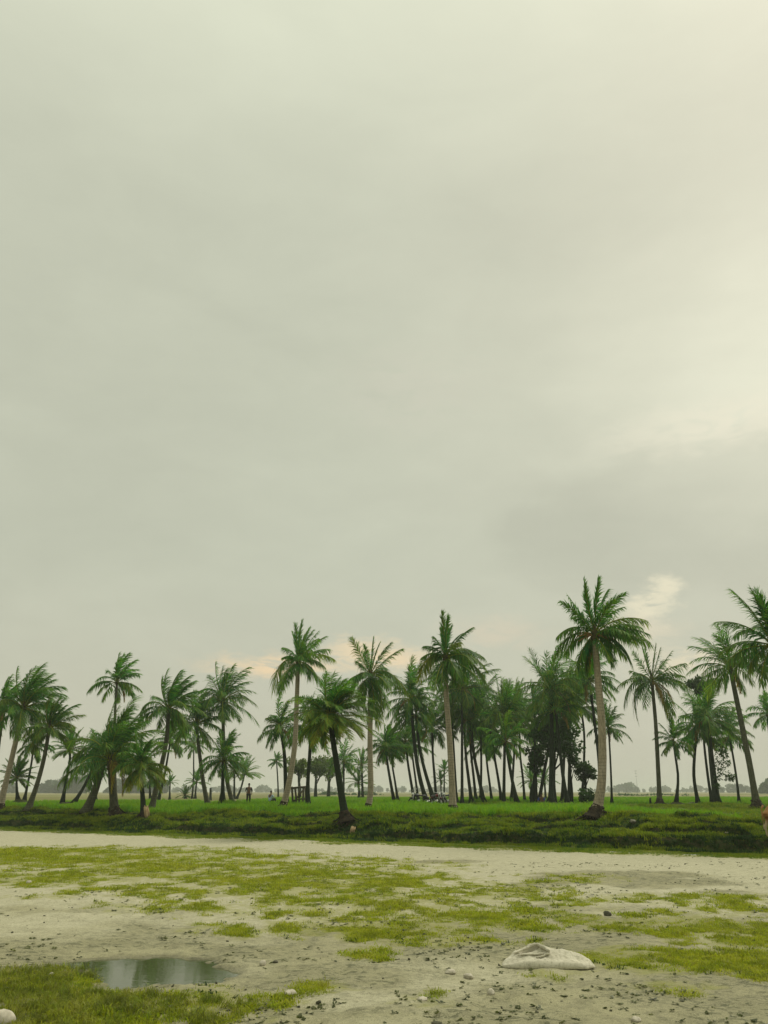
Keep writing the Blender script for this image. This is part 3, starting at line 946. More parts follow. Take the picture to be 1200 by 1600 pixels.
hgt = t.math('ADD', t.math('MULTIPLY', nB, .5), t.math('MULTIPLY_ADD', nC, .5, t.math('MULTIPLY_ADD', nD, .22, t.math('MULTIPLY', vor.outputs['Distance'], .25))))
rgh = t.ramp(w_, .2, 1, .92, .45)
principled(t, o, gc, rgh, .25, bump(t, hgt, .75, .035))
M['flats'] = m

m, t, o = new_mat('bank_soil')
tco = t.n('ShaderNodeTexCoord').outputs['Object']
att = t.n('ShaderNodeAttribute', attribute_name='cover')
sp = t.n('ShaderNodeSeparateColor')
t.l(att.outputs['Color'], sp.inputs[0])
nA, nC = t.noise(tco, .7, 5, .6), t.noise(tco, 9, 5, .65)
gc = t.mix(t.ramp(nA, .35, .65), (0.07, 0.105, 0.016), (0.17, 0.175, 0.028))
gc = t.mix(t.ramp(nC, .5, .7, 0, .6), gc, (0.06, 0.06, 0.022))
sand = t.mix(t.ramp(nC, .35, .68), (0.455, 0.432, 0.29), (0.375, 0.355, 0.235))
gc = t.mix(sp.outputs[0], sand, gc)
gc = t.mix(t.math('MULTIPLY', sp.outputs[2], .9), gc, t.mix(t.ramp(nC, .42, .58), (0.026, 0.040, 0.018), (0.055, 0.05, 0.028)))  # soil tone of the steep faces includes their painted shade
principled(t, o, gc, .95, .1, bump(t, nC, .8, .05))
M['bank_soil'] = m

m, t, o = new_mat('paddy_soil')
tco = t.n('ShaderNodeTexCoord').outputs['Object']
att = t.n('ShaderNodeAttribute', attribute_name='cover')
sp = t.n('ShaderNodeSeparateColor')
t.l(att.outputs['Color'], sp.inputs[0])
nA, nC = t.noise(tco, .25, 5, .6), t.noise(tco, 4, 5, .65)
gc = t.mix(t.ramp(nA, .35, .65), (0.075, 0.125, 0.022), (0.13, 0.15, 0.035))
gc = t.mix(t.ramp(nC, .5, .7, 0, .5), gc, (0.06, 0.075, 0.022))
gc = t.mix(att.outputs['Alpha'], gc, t.mix(t.ramp(nC, .35, .65), (0.20, 0.175, 0.075), (0.13, 0.15, 0.045)))
gc = t.mix(t.math('MULTIPLY', sp.outputs[2], .85), gc, (0.05, 0.048, 0.028))
principled(t, o, gc, .95, .1, bump(t, nC, .8, .05))
M['paddy_soil'] = m

m, t, o = new_mat('far_plain')
tco = t.n('ShaderNodeTexCoord').outputs['Object']
st = t.vmath('MULTIPLY', tco, (.35, 1.0, 1.0))
nA, nC = t.noise(st, .012, 5, .6), t.noise(st, .08, 5, .65)
gc = t.mix(t.ramp(nA, .42, .58), (0.13, 0.145, 0.04), (0.26, 0.225, 0.115))
gc = t.mix(t.ramp(nC, .45, .65, 0, .6), gc, (0.20, 0.19, 0.09))
principled(t, o, gc, .95, .1)
M['far_plain'] = m

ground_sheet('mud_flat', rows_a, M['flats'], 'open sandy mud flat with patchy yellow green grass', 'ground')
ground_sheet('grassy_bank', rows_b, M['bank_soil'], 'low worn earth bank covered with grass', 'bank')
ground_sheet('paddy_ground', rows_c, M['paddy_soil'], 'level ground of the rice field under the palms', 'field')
ground_sheet('far_plain', rows_d, M['far_plain'], 'pale flat farmland running to the hazy horizon', 'plain')

# puddle
pxs = np.arange(-5.6, -0.8, 0.06)
pys = np.arange(7.9, 11.0, 0.06)
PX, PY = np.meshgrid(pxs, pys)
WATER_Z = -0.036
pm = (H(PX.ravel(), PY.ravel()).reshape(PX.shape) < WATER_Z + 0.03) & (puddle_mask(PX.ravel(), PY.ravel()).reshape(PX.shape) > -0.55)
idx = np.arange(PX.size).reshape(PX.shape)
cell = pm[:-1, :-1] | pm[1:, :-1] | pm[:-1, 1:] | pm[1:, 1:]
q = np.stack([idx[:-1, :-1], idx[:-1, 1:], idx[1:, 1:], idx[1:, :-1]], -1)[cell]
used = np.unique(q)
remap = np.zeros(PX.size, int)
remap[used] = np.arange(len(used))
me = mesh_np('puddle', np.stack([PX.ravel()[used], PY.ravel()[used], np.full(len(used), WATER_Z)], 1), remap[q].ravel(), np.full(len(q), 4))
m, t, o = new_mat('muddy_water')
tco = t.n('ShaderNodeTexCoord').outputs['Object']
n1 = t.noise(t.vmath('MULTIPLY', tco, (1.0, 2.2, 1)), 9, 3)
principled(t, o, (0.062, 0.074, 0.030), 0.02, 0.6, bump(t, n1, .03, .02)).inputs['IOR'].default_value = 1.33
o = link('puddle', me, None, (m,))
tag(o, 'shallow muddy puddle reflecting the palms, edged with grass', 'puddle', kind='structure')

# ------------------------------------------------------------------ fronds and palms


def bez(p0, p1, p2, n):
    t = np.linspace(0, 1, n)[:, None]
    return (1 - t) ** 2 * p0 + 2 * t * (1 - t) * p1 + t * t * p2


def make_frond(p0, p1, p2, az, rr, nl, lw, leaf, g, wind, col_a, col_b, spread=1.0, twist=0.0, keel=0.0):
    """one feather leaf: rachis on a curve, two rows of drooping leaflets; p in metres"""
    L = np.linalg.norm(p1 - p0) + np.linalg.norm(p2 - p1)
    nS = 11
    rc = bez(p0, p1, p2, nS)
    # rachis: three sided tapering strip
    verts, faces, sizes, cols = [], [], [], []
    rad = np.linspace(0.016, 0.003, nS) * L
    tg = np.gradient(rc, axis=0)
    tg /= np.linalg.norm(tg, axis=1)[:, None] + 1e-9
    side0 = np.array([-math.sin(az), math.cos(az), 0.0])
    for i in range(nS):
        s = side0 - tg[i] * np.dot(side0, tg[i])
        s /= np.linalg.norm(s) + 1e-9
        u = np.cross(s, tg[i])
        for a in (90, 210, 330):
            verts.append(rc[i] + (s * math.cos(R(a)) + u * math.sin(R(a))) * rad[i])
            cols.append(col_b * .6 + YELL * .45)
    for i in range(nS - 1):
        for k in range(3):
            k2 = (k + 1) % 3
            faces += [i * 3 + k, i * 3 + k2, i * 3 + 3 + k2, i * 3 + 3 + k]
            sizes.append(4)
    V, C = [np.array(verts)], [np.array(cols)]
    base = len(verts)
    F, S = [np.array(faces)], [np.array(sizes)]
    for sgn in (-1, 1):
        u = np.linspace(0.13, 0.995, nl) + rr.normal(0, 0.006, nl)
        u = np.clip(u, 0.1, 1.0)[:, None]
        P = (1 - u) ** 2 * p0 + 2 * u * (1 - u) * p1 + u * u * p2
        T = 2 * (1 - u) * (p1 - p0) + 2 * u * (p2 - p1)
        T /= np.linalg.norm(T, axis=1)[:, None] + 1e-9
        Sd = side0[None, :] - T * (T @ side0)[:, None]
        Sd /= np.linalg.norm(Sd, axis=1)[:, None] + 1e-9
        Up = np.cross(Sd, T) * np.where(np.cross(Sd, T)[:, 2:3] < 0, -1, 1)
        tw = twist
        Sd = Sd * math.cos(tw) + Up * math.sin(tw)
        uu = u[:, 0]
        ang = np.radians((62 - 36 * uu) * spread + rr.normal(0, 6, nl))[:, None]
        ln = leaf * L * (0.42 + 0.62 * np.sin(np.pi * np.clip(uu, 0, 1) ** 0.8 * 0.9 + 0.15)) * rr.uniform(0.62, 1.15, nl)
        ln[uu > .97] *= .7
        ln = np.clip(ln, 0.05 * L, None)[:, None]
        dr = np.cos(ang) * T + np.sin(ang) * Sd * sgn + Up * keel
        dr /= np.linalg.norm(dr, axis=1)[:, None]
        grav = np.array([0, 0, -1.0])
        gj = (g * rr.uniform(0.5, 1.5, nl))[:, None]
        d1 = dr + grav * gj * 0.35 + wind * 0.3
        d1 /= np.linalg.norm(d1, axis=1)[:, None]
        d2 = dr + grav * gj * 1.1 + wind
        d2 /= np.linalg.norm(d2, axis=1)[:, None]
        mid = P + d1 * ln * 0.5
        tip = mid + d2 * ln * 0.5
        wd = T - d1 * np.sum(T * d1, axis=1)[:, None]
        wd /= np.linalg.norm(wd, axis=1)[:, None] + 1e-9
        hw = lw * 0.5 * (0.65 + 0.35 * np.sin(np.pi * uu))[:, None]
        vv = np.stack([P - wd * hw * .7, P + wd * hw * .7, mid + wd * hw, mid - wd * hw, tip], 1).reshape(-1, 3)
        k = np.arange(nl)[:, None] * 5 + base
        quads = k + np.array([0, 1, 2, 3])
        tris = k + np.array([3, 2, 4])
        F.append(np.concatenate([quads, tris], 1).ravel())
        S.append(np.tile([4, 3], nl))
        mixv = np.clip(uu * 0.55 + .12 + rr.normal(0.0, 0.22, nl), 0, 1)[:, None]
        cc = col_a[None, :] * (1 - mixv) + col_b[None, :] * mixv
        V.append(vv)
        C.append(np.repeat(cc, 5, axis=0))
        base += len(vv)
    return np.vstack(V), np.concatenate(F), np.concatenate(S), np.vstack(C)


GREEN = np.array([0.020, 0.122, 0.032])
LIGHT = np.array([0.125, 0.245, 0.026])
YELL = np.array([0.32, 0.275, 0.03])
GOLD = np.array([0.28, 0.19, 0.05])
DEAD = np.array([0.21, 0.135, 0.06])

# hero crowns: (tip dx, tip dy in px from crown, start angle deg clockwise from up, depth -1..1 of the tip, yellow 0..1)
HEROES = {
    'tall': [(-8, -102, -6, .1, .0), (12, -98, 6, -.2, .0), (36, -86, 14, .25, .05), (56, -72, 24, -.15, .05), (-16, -84, -16, -.4, 0),
             (-52, -62, -30, .1, 0), (-34, -76, -24, .3, 0), (88, -26, 48, -.1, .45), (97, 10, 68, .1, .35), (54, 56, 96, -.2, .15),
             (34, 44, 110, .4, .1), (-30, 66, -130, -.1, 0), (-12, 60, -150, .35, .1), (-70, 36, -74, .1, .25), (-68, 4, -54, -.2, .15),
             (-44, 28, -90, .5, .1), (20, -50, 20, -.75, .1), (-20, -44, -26, .75, .1), (40, -20, 60, .7, .1), (-44, -36, -44, -.6, .05),
             (64, -58, 34, .4, .05), (20, 30, 120, -.6, .15)],
    'spear': [(-3, -84, -2, .05, .1), (6, -74, 3, -.15, .0), (14, -62, 6, .2, .0), (-6, -58, -6, .2, 0), (46, -54, 28, -.1, 0),
              (32, -50, 18, .3, 0), (66, -6, 48, .1, .15), (64, 12, 58, -.15, .3), (70, 42, 80, .1, .2), (24, -24, 20, -.5, .5),
              (-40, -6, -42, .1, .2), (-38, -20, -36, -.3, .0), (-46, 34, -64, -.1, .7), (-36, 12, -60, .3, .0), (8, 44, 140, -.4, .05), (26, 40, 110, .4, .1),
              (-22, -34, -22, -.5, 0), (36, 10, 70, -.7, .2), (50, -22, 40, .5, 0)],
    'skirt': [(-33, -66, -28, .05, .35), (-16, -46, -20, .3, .1), (4, -64, 3, -.1, .0), (16, -60, 10, .2, 0), (53, -48, 40, .1, .2),
              (34, -54, 26, -.3, .05), (-32, 12, -52, .05, .1), (-34, 38, -62, -.2, .5), (50, 12, 54, -.1, .25), (62, 30, 62, .2, .4),
              (-6, 60, -150, -.3, .3), (-4, 74, 176, .05, .2), (10, 78, 160, .2, .45), (14, 62, 140, -.3, .3), (-12, 50, -130, .3, .1),
              (30, 26, 80, -.6, .2), (-24, -20, -40, -.6, .1), (28, -20, 40, .7, .1), (-10, -48, -8, -.5, .1), (6, 66, 170, -.45, .2)],
    'nine': [(-8, -68, -6, .1, 0), (6, -70, 2, -.2, 0), (16, -62, 8, .2, 0), (24, -54, 16, -.1, 0), (-14, -56, -12, .3, 0), (44, -46, 34, .1, .15),
             (36, -36, 28, -.5, .1), (60, -6, 56, -.1, .6), (44, 4, 66, .3, .2), (-28, -10, -36, .1, .1), (-24, -22, -24, -.4, 0), (-38, 44, -66, -.1, .4),
             (32, 34, 96, .1, .2), (22, 30, 110, -.5, .1), (-14, 8, -70, .6, 0), (10, -30, 20, -.8, .1), (30, -58, 22, .4, 0), (50, -28, 46, .4, .1)],
    'star': [(-24, -50, -28, .1, 0), (-14, -58, -16, -.2, 0), (-2, -62, -4, .2, 0), (8, -58, 8, -.3, 0), (22, -56, 22, .1, .05), (30, -46, 34, -.4, .05),
             (56, -30, 54, -.1, .1), (46, 10, 62, .3, .25), (62, 18, 70, -.1, .15), (-36, -18, -58, -.1, .1), (-54, 6, -66, .2, .3), (-52, 38, -72, -.1, .1),
             (-28, 62, -100, .1, .05), (14, 56, 150, -.2, .7), (34, 48, 120, .3, .1), (24, 62, 140, .1, .3), (-14, 20, -110, .7, .1), (40, -4, 64, -.7, .2), (-30, -4, -70, -.7, .1), (8, -30, 30, -.8, .1)],
}


def build_palm(spec, pos):
    kind, path, wpx, rpx, nf, bark, label, opt = spec
    nf = int(nf * (1.3 if kind == 'coconut_palm' else 1.1))
    wpx = wpx * (.8 if path[0][1] < 1263 else .92)
    rr = np.random.default_rng(opt.get('seed', 1))
    x0, Y = pos
    m_px = Y / F_PX / ray(path[0][0], path[0][1])[1]       # metres per pixel there
    z0 = h1(x0, Y)
    root = empty(kind, (x0, Y, z0))
    tag(root, label, 'palm tree', 'coconut and date palms in the rice field')
    off = np.array([x0, Y, z0])
    pts = [np.array([x0, Y, z0 - 0.12])]
    lean = rr.uniform(-.6, .6)
    for j, (px, py) in enumerate(path[1:], 1):
        w_ = at(px, py, Y)
        w_[1] += lean * j / len(path) * (1 if len(path) > 2 else 0)
        pts.append(w_)
    if len(path) > 2 and pts[1][2] < z0:
        pts[1][2] = z0 + 0.3
    height = pts[-1][2] - z0
    nseg = int(np.clip(height / 0.22, 6, 60)) if Y < 55 else int(np.clip(height / 0.5, 5, 26))
    tp = smooth_path(pts, nseg)
    s = np.linspace(0, 1, nseg)
    r_mid = wpx * m_px * 0.5
    rad = r_mid * (1.12 - 0.34 * s) + r_mid * (0.85 + .5 * rr.random()) * np.exp(-s * height / 0.35)
    rad = rad * (1 + rr.normal(0, .012, nseg))
    sides = 12 if Y < 55 else 8
    jit = rr.normal(1, .006, (nseg, sides))
    mb = MB().tube(tp, rad, sides, True, lambda i, k: jit[i, k])
    mb.build('trunk', M[bark], root, True, off)
    # dark root collar and surface roots
    if opt.get('roots'):
        rb = MB()
        n = 9
        hs = np.linspace(-.1, 0.42 * r_mid / .17, n)
        colp = [np.interp(hs + z0, tp[:, 2], tp[:, i]) for i in (0, 1)]
        cp = np.stack([colp[0], colp[1], z0 + hs], 1)
        tr = np.interp(hs + z0, tp[:, 2], rad)
        jj = rr.normal(1, .10, (n, 16))
        rb.tube(cp, tr * 1.06 + 0.05 * np.exp(-hs / .12), 16, True, lambda i, k: jj[i, k])
        for k in range(26 if opt['roots'] == 2 else 12):
            a = rr.uniform(0, 2 * math.pi)
            ln = rr.uniform(.4, 1.25 if opt['roots'] == 2 else .7)
            rp = []
            for u in np.linspace(0, 1, 6):
                a2 = a + .5 * math.sin(3 * u + k)
                d = r_mid * 1.2 + u * ln
                xx, yy = x0 + math.cos(a2) * d, Y + math.sin(a2) * d
                rp.append([xx, yy, h1(xx, yy) + .02 + .22 * (1 - u) ** 2])
            rb.tube(rp, np.linspace(.032, .012, 6), 5)
        rb.build('root_ball', M['root'], root, True, off)
    # crown heart
    top = tp[-1]
    Lf = rpx * m_px * 1.18
    cr = MB()
    hh = np.array([-.16, -.05, .06, .2, .34]) * Lf * .9
    cp = np.stack([np.full(5, top[0]), np.full(5, top[1]), top[2] + hh], 1)
    cr.tube(cp, np.array([.8, 1.25, 1.15, .6, .12]) * max(r_mid * .85, .03 * Lf), 8)
    crown = cr.build('crown', M['fibre'], root, True, off)
    fr_specs = []
    wind = opt.get('wind', .3)
    wv = np.array([wind, -0.1 * wind, 0.0])
    yl = opt.get('yellow', .12)
    date = kind == 'date_palm'
    if opt.get('hero'):
        for (dx, dy, ang, dep, yw) in HEROES[opt['hero']]:
            p0 = top + np.array([0, 0, .04 * Lf])
            p2 = top + np.array([dx * m_px, dep * Lf * .8, -dy * m_px])
            ch = np.linalg.norm(p2 - p0)
            d0 = np.array([math.sin(R(ang)), dep * .9, math.cos(R(ang))])
            d0 /= np.linalg.norm(d0)
            p1 = p0 + d0 * ch * .62
            az = math.atan2(p2[1] - p0[1] + rr.normal(0, .15) * ch, p2[0] - p0[0])
            young = dy < -40
            spear = dy < -52 and abs(dx) < 17
            fr_specs.append((p0, p1, p2, az + rr.normal(0, .55), .42 if spear else .8 if young else 1.9, yw, .20 if spear else .26 if young else .34))
        for i in range(9):
            az = (1 if i % 2 else -1) * math.pi / 2 + rr.normal(0, .55)
            el = R(rr.uniform(-25, 55))
            d0 = np.array([math.cos(az) * math.cos(el), math.sin(az) * math.cos(el), math.sin(el)])
            L = Lf * rr.uniform(.8, 1.0)
            p1 = top + d0 * L * .55
            d1 = d0 + np.array([.15, 0, -1.0])
            p2 = p1 + d1 / np.linalg.norm(d1) * L * .5
            fr_specs.append((top, p1, p2, az, 1.5, rr.uniform(0, .3), .32))
        wv = np.array([.22, 0, 0])
    else:
        ga = 2.399963
        a0 = rr.uniform(0, 6.28)
        for i in range(nf):
            f = i / max(nf - 1, 1)
            az = a0 + i * ga + rr.normal(0, .2 if date else .45)
            if date:
                el = 85 - 105 * f ** 1.0 + rr.normal(0, 6)
                drop = .22 + .35 * f + opt.get('droop', 0) * .5
            elif opt.get('upright'):
                el = 86 - 95 * f ** 1.5 + rr.normal(0, 6)
                drop = .10 + .75 * f
            else:
                el = 84 - 112 * f ** 1.15 + rr.normal(0, 7)
                drop = .16 + .72 * f
            L = Lf * rr.uniform(.86, 1.1) * (0.82 if f > .85 else 1) * (0.9 if f < .12 else 1)
            d0 = np.array([math.cos(az) * math.cos(R(el)), math.sin(az) * math.cos(R(el)), math.sin(R(el))])
            p0 = top + d0 * .04 * Lf
            drop *= rr.uniform(.75, 1.45)
            p1 = p0 + d0 * L * .58
            d1 = d0 + np.array([0, 0, -drop * (1.5 if date else 2.1)]) + wv * (.55 + .3 * (1 - f))
            d1 /= np.linalg.norm(d1)
            p2 = p1 + d1 * L * .5
            zlow = h1(p2[0], p2[1]) + .1
            if p2[2] < zlow:
                p2[2] = zlow
            yw = max(0, yl * (f * 1.5 - .2) + rr.normal(0, .12))
            fr_specs.append((p0, p1, p2, az + rr.normal(0, .3), .50 + 1.2 * f if not date else .12 + .25 * f + .7 * opt.get('droop', 0), yw, (.30 if not date else .215 + .06 * opt.get('droop', 0)) + .05 * f))
        for i in range(opt.get('old', 0)):
            az = rr.uniform(0, 6.28)
            d0 = np.array([math.cos(az) * .45, math.sin(az) * .45, .1])
            p0 = top
            p1 = p0 + d0 * Lf * .5
            p2 = p1 + np.array([d0[0] * .1, d0[1] * .1, -.85]) * Lf * rr.uniform(.6, .8)
            fr_specs.append((p0, p1, p2, az, 1.2, .25, .2))
    far = opt.get('far') or Y > 100
    nl = 48 if Y < 50 else (27 if not far else 17)
    if date:
        nl = int(nl * 1.1)
    lw = max(0.040 if Y < 50 else 0.058, 1.05 * Y / 774 * (.68 if Y > 50 else .55))
    lw = min(lw, .13) * (0.8 if date else 1.0)
    ndead = opt.get('dead', 0)
    brown = int(rr.random() < .55) + int(rr.random() < .3) if kind == 'coconut_palm' and not far and not ndead else 0
    for j in range(brown):
        az = rr.uniform(0, 6.28)
        d0 = np.array([math.cos(az), math.sin(az), .0])
        p1 = top + d0 * Lf * .34
        p2 = p1 + np.array([d0[0] * .12, d0[1] * .12, -.75]) * Lf * rr.uniform(.6, .85)
        p2[2] = max(p2[2], h1(p2[0], p2[1]) + .12)
        fr_specs.append((top, p1, p2, az, 1.2, 6.5, .22))
    for j in range(ndead):
        az = rr.uniform(-.6, .9) if j == 0 else rr.uniform(0, 6.28)
        d0 = np.array([math.cos(az), -.4, .1])
        d0 /= np.linalg.norm(d0)
        p1 = top + d0 * Lf * .32
        p2 = p1 + np.array([.03, -.02, -.95]) * Lf * .62
        zl = h1(p2[0], p2[1]) + .12
        p2[2] = max(p2[2], zl)
        fr_specs.append((top, p1, p2, az, .9, 9.0 if j == 0 else 5.0, .17))
    gshift = 1 + rr.normal(0, .10)
    for (p0, p1, p2, az, g, yw, leaf) in fr_specs:
        if yw >= 5:
            ca, cb = (DEAD, GOLD) if yw > 6 else (GOLD, YELL)
        else:
            yw = min(yw, 1)
            ca = (GREEN * (1 - yw * .8) + LIGHT * yw * .8) * gshift * rr.uniform(.85, 1.2)
            cb = (LIGHT * (1 - yw) + YELL * yw) * gshift * rr.uniform(.85, 1.2)
        V, F, S, C = make_frond(p0, p1, p2, az, rr, nl, lw, leaf, g, wv * .9, ca, cb,
                                spread=1.0 if date else .5 if g < .45 else .75 if g < .85 else 1.0, twist=rr.normal(0, .22), keel=.25 if date else rr.uniform(0, .18))
        me = mesh_np('frond', V - off, F, S, False, C)
        fo = link('frond', me, crown, (M['frond'],))
        if yw >= 5:
            fo['label'] = 'dry brown frond hanging down' if yw > 6 else 'yellowed old frond'
    if opt.get('spike'):
        sp = MB().tube([top, top + np.array([-.02, 0, .55 * Lf]), top + np.array([-.06, 0, 1.05 * Lf])], [.05, .04, .015], 6)
        sp.build('spear_leaf', M['fibre'], crown, True, off)
    if opt.get('hero') == 'tall':
        for sgn in (-1, 1):
            fs = MB()
            b = top + np.array([sgn * .12, -.12, .02])
            for k in range(9):
                e = b + np.array([sgn * rr.uniform(.3, .75), rr.uniform(-.35, .1), rr.uniform(-.3, .12)])
                mid_ = (b + e) / 2 + [0, 0, .1]
                fs.tube(bez(b, mid_, e, 5), [.022, .03, .03, .026, .01], 5)
            fs.build('flower_spray', M['cutflower'], crown, True, off)
    return root


M['cutflower'] = simple_mat('cutflower', (0.36, 0.21, 0.075), (0.22, 0.14, 0.05), 9, .9, .1)
for p, pos in zip(PALMS, palm_pos):
    build_palm(p, pos)

# ------------------------------------------------------------------ broadleaf trees, bush, ivy


def leaf_cloud(centers, radii, n, size, rr, c1, c2, flat=.75):
    """leaf blades scattered through clumps -> verts, faces, sizes, colours"""
    ci = rr.integers(0, len(centers), n)
    u = rr.normal(0, 1, (n, 3))
    u /= np.linalg.norm(u, axis=1)[:, None]
    rad = rr.random(n) ** .45
    P = centers[ci] + u * rad[:, None] * radii[ci][:, None] * np.array([1, 1, flat])
    ax = rr.normal(0, 1, (n, 3)) + u * .8 + [0, 0, -.3]
    ax /= np.linalg.norm(ax, axis=1)[:, None]
    bx = np.cross(ax, rr.normal(0, 1, (n, 3)))
    bx /= np.linalg.norm(bx, axis=1)[:, None]
    s = (size * rr.uniform(.7, 1.3, n))[:, None]
    V = np.stack([P, P + ax * s * .45 + bx * s * .27, P + ax * s, P + ax * s * .45 - bx * s * .27], 1).reshape(-1, 3)
    F = np.arange(4 * n)
    clump = rr.random(len(centers))[ci]
    k = np.clip(clump * .7 + rr.random(n) * .3, 0, 1)[:, None]
    C = np.repeat(c1 * (1 - k) + c2 * k, 4, axis=0)
    return V, F, np.full(n, 4), C


def build_broadleaf(name, base_px, crown_px, rx_px, rz_px, nclump, nleaf, leaf, c1, c2, label, cat, seed, he=1.0, bark='dark_bark', w_px=5, low=0):
    rr = np.random.default_rng(seed)
    d = ray(*base_px)
    k = -he / d[2]
    x0, Y = d[0] * k, d[1] * k
    m_px = Y / F_PX / d[1]
    z0 = h1(x0, Y)
    root = empty(name, (x0, Y, z0))
    tag(root, label, cat, 'leafy trees among the palms')
    off = np.array([x0, Y, z0])
    c = at(crown_px[0], crown_px[1], Y)
    rx, rz = rx_px * m_px, rz_px * m_px
    u = rr.normal(0, 1, (nclump, 3))
    u /= np.linalg.norm(u, axis=1)[:, None]
    cen = c + u * (rr.random(nclump) ** .5)[:, None] * np.array([rx, rx * .85, rz]) * .82
    rads = rr.uniform(.22, .42, nclump) * (rx + rz) / 2
    mb = MB()
    b = np.array([x0, Y, z0 - .1])
    fork = b + (c - b) * .62 if not low else b + [0, 0, .25]
    r0 = w_px * m_px * .5
    tp = smooth_path([b, b + (fork - b) * .5 + [rr.normal(0, .08), 0, 0], fork, c], 9)
    mb.tube(tp, np.linspace(r0 * 1.3, r0 * .35, 9), 8)
    lm = MB()
    for i in range(min(nclump, 12)):
        s0 = tp[rr.integers(4, 8)]
        mid_ = (s0 + cen[i]) / 2 + [0, 0, -.12 * rz]
        lm.tube(bez(s0, mid_, cen[i], 5), np.linspace(r0 * .42, r0 * .08, 5), 5)
    mb.build('trunk', M[bark], root, True, off)
    lm.build('limb', M[bark], root, True, off)
    V, F, S, C = leaf_cloud(cen, rads, nleaf, leaf, rr, np.array(c1), np.array(c2))
    me = mesh_np('foliage', V - off, F, S, False, C)
    link('crown', me, root, (M['leaf'],))
    return root


DK1, DK2 = (0.026, 0.078, 0.022), (0.062, 0.130, 0.030)
YG1, YG2 = (0.060, 0.125, 0.016), (0.19, 0.225, 0.022)
build_broadleaf('broadleaf_tree', (468, 1250), (466, 1197), 22, 17, 16, 1500, .42, YG1, YG2,
                'round yellow green leafy tree behind the timber frame', 'tree', 201, 1.15)
build_broadleaf('broadleaf_tree', (493, 1249), (494, 1200), 22, 20, 16, 1500, .42, YG1, (0.10, .14, .025),
                'leafy tree just past the end of the timber frame', 'tree', 202, 1.15)
build_broadleaf('broadleaf_tree', (513, 1248), (515, 1198), 17, 20, 14, 1200, .42, YG1, YG2,
                'slim leafy tree touching the dark thick trunked palm', 'tree', 203, 1.15)
build_broadleaf('broadleaf_tree', (832, 1256), (838, 1185), 16, 24, 16, 1500, .3, DK1, DK2,
                'dark leafy tree on the open side of the grove above the low date palm', 'tree', 204, 1.0, w_px=7)
build_broadleaf('broadleaf_tree', (866, 1256), (866, 1142), 46, 46, 44, 5200, .34, DK1, DK2,
                'big dark leafy tree filling the heart of the grove', 'tree', 205, .98, w_px=8)
build_broadleaf('broadleaf_tree', (893, 1255), (890, 1178), 12, 28, 12, 900, .28, DK1, DK2,
                'narrow dark leafy tree beside the leaning flared palm', 'tree', 206, .98, w_px=5)
build_broadleaf('broadleaf_tree', (913, 1256), (916, 1206), 19, 20, 15, 1500, .26, (0.028, .066, .018), (0.055, .105, .026),
                'small bright leafy tree between the grove and the tallest palm', 'tree', 207, 1.02, w_px=5)
build_broadleaf('bush', (914, 1258), (915, 1242), 15, 12, 12, 1200, .2, DK1, DK2,
                'dense round bush at the foot of the small bright leafy tree', 'bush', 208, 1.0, w_px=3, low=1)
build_broadleaf('bush', (934, 1258), (934, 1246), 7, 9, 7, 500, .18, DK1, DK2,
                'low dark bush tucked behind the foot of the tallest palm', 'bush', 209, 1.0, w_px=3, low=1)
build_broadleaf('broadleaf_tree', (1117, 1254), (1098, 1072), 27, 15, 16, 1300, .34, (0.03, .065, .02), (0.055, .10, .028),
                'layered leafy tree spreading flat branches above the ivy wrapped palm', 'tree', 210, 1.05, w_px=5)
# ivy on the palm trunk
ivp = [i for i, p in enumerate(PALMS) if 'ivy' in p[6] and 'climbing' in p[6]][0]
Yi = palm_pos[ivp][1]
rr = np.random.default_rng(77)
cen, rad = [], []
for (px, py, r) in ((1124, 1170, 7), (1126, 1182, 8), (1122, 1195, 8), (1128, 1205, 9), (1121, 1215, 6), (1137, 1192, 5), (1138, 1215, 6), (1144, 1214, 5), (1120, 1228, 4), (1132, 1178, 6)):
    q = at(px, py, Yi - .25)
    cen.append(q)
    rad.append(r * Yi / F_PX)
V, F, S, C = leaf_cloud(np.array(cen), np.array(rad), 700, .2, rr, np.array((0.03, .07, .02)), np.array((.06, .12, .03)), 1.0)
me = mesh_np('climbing_ivy', V, F, S, False, C)
tag(link('climbing_ivy', me, None, (M['leaf'],)), 'bushy green ivy climbing the trunk of the full crowned palm', 'ivy')

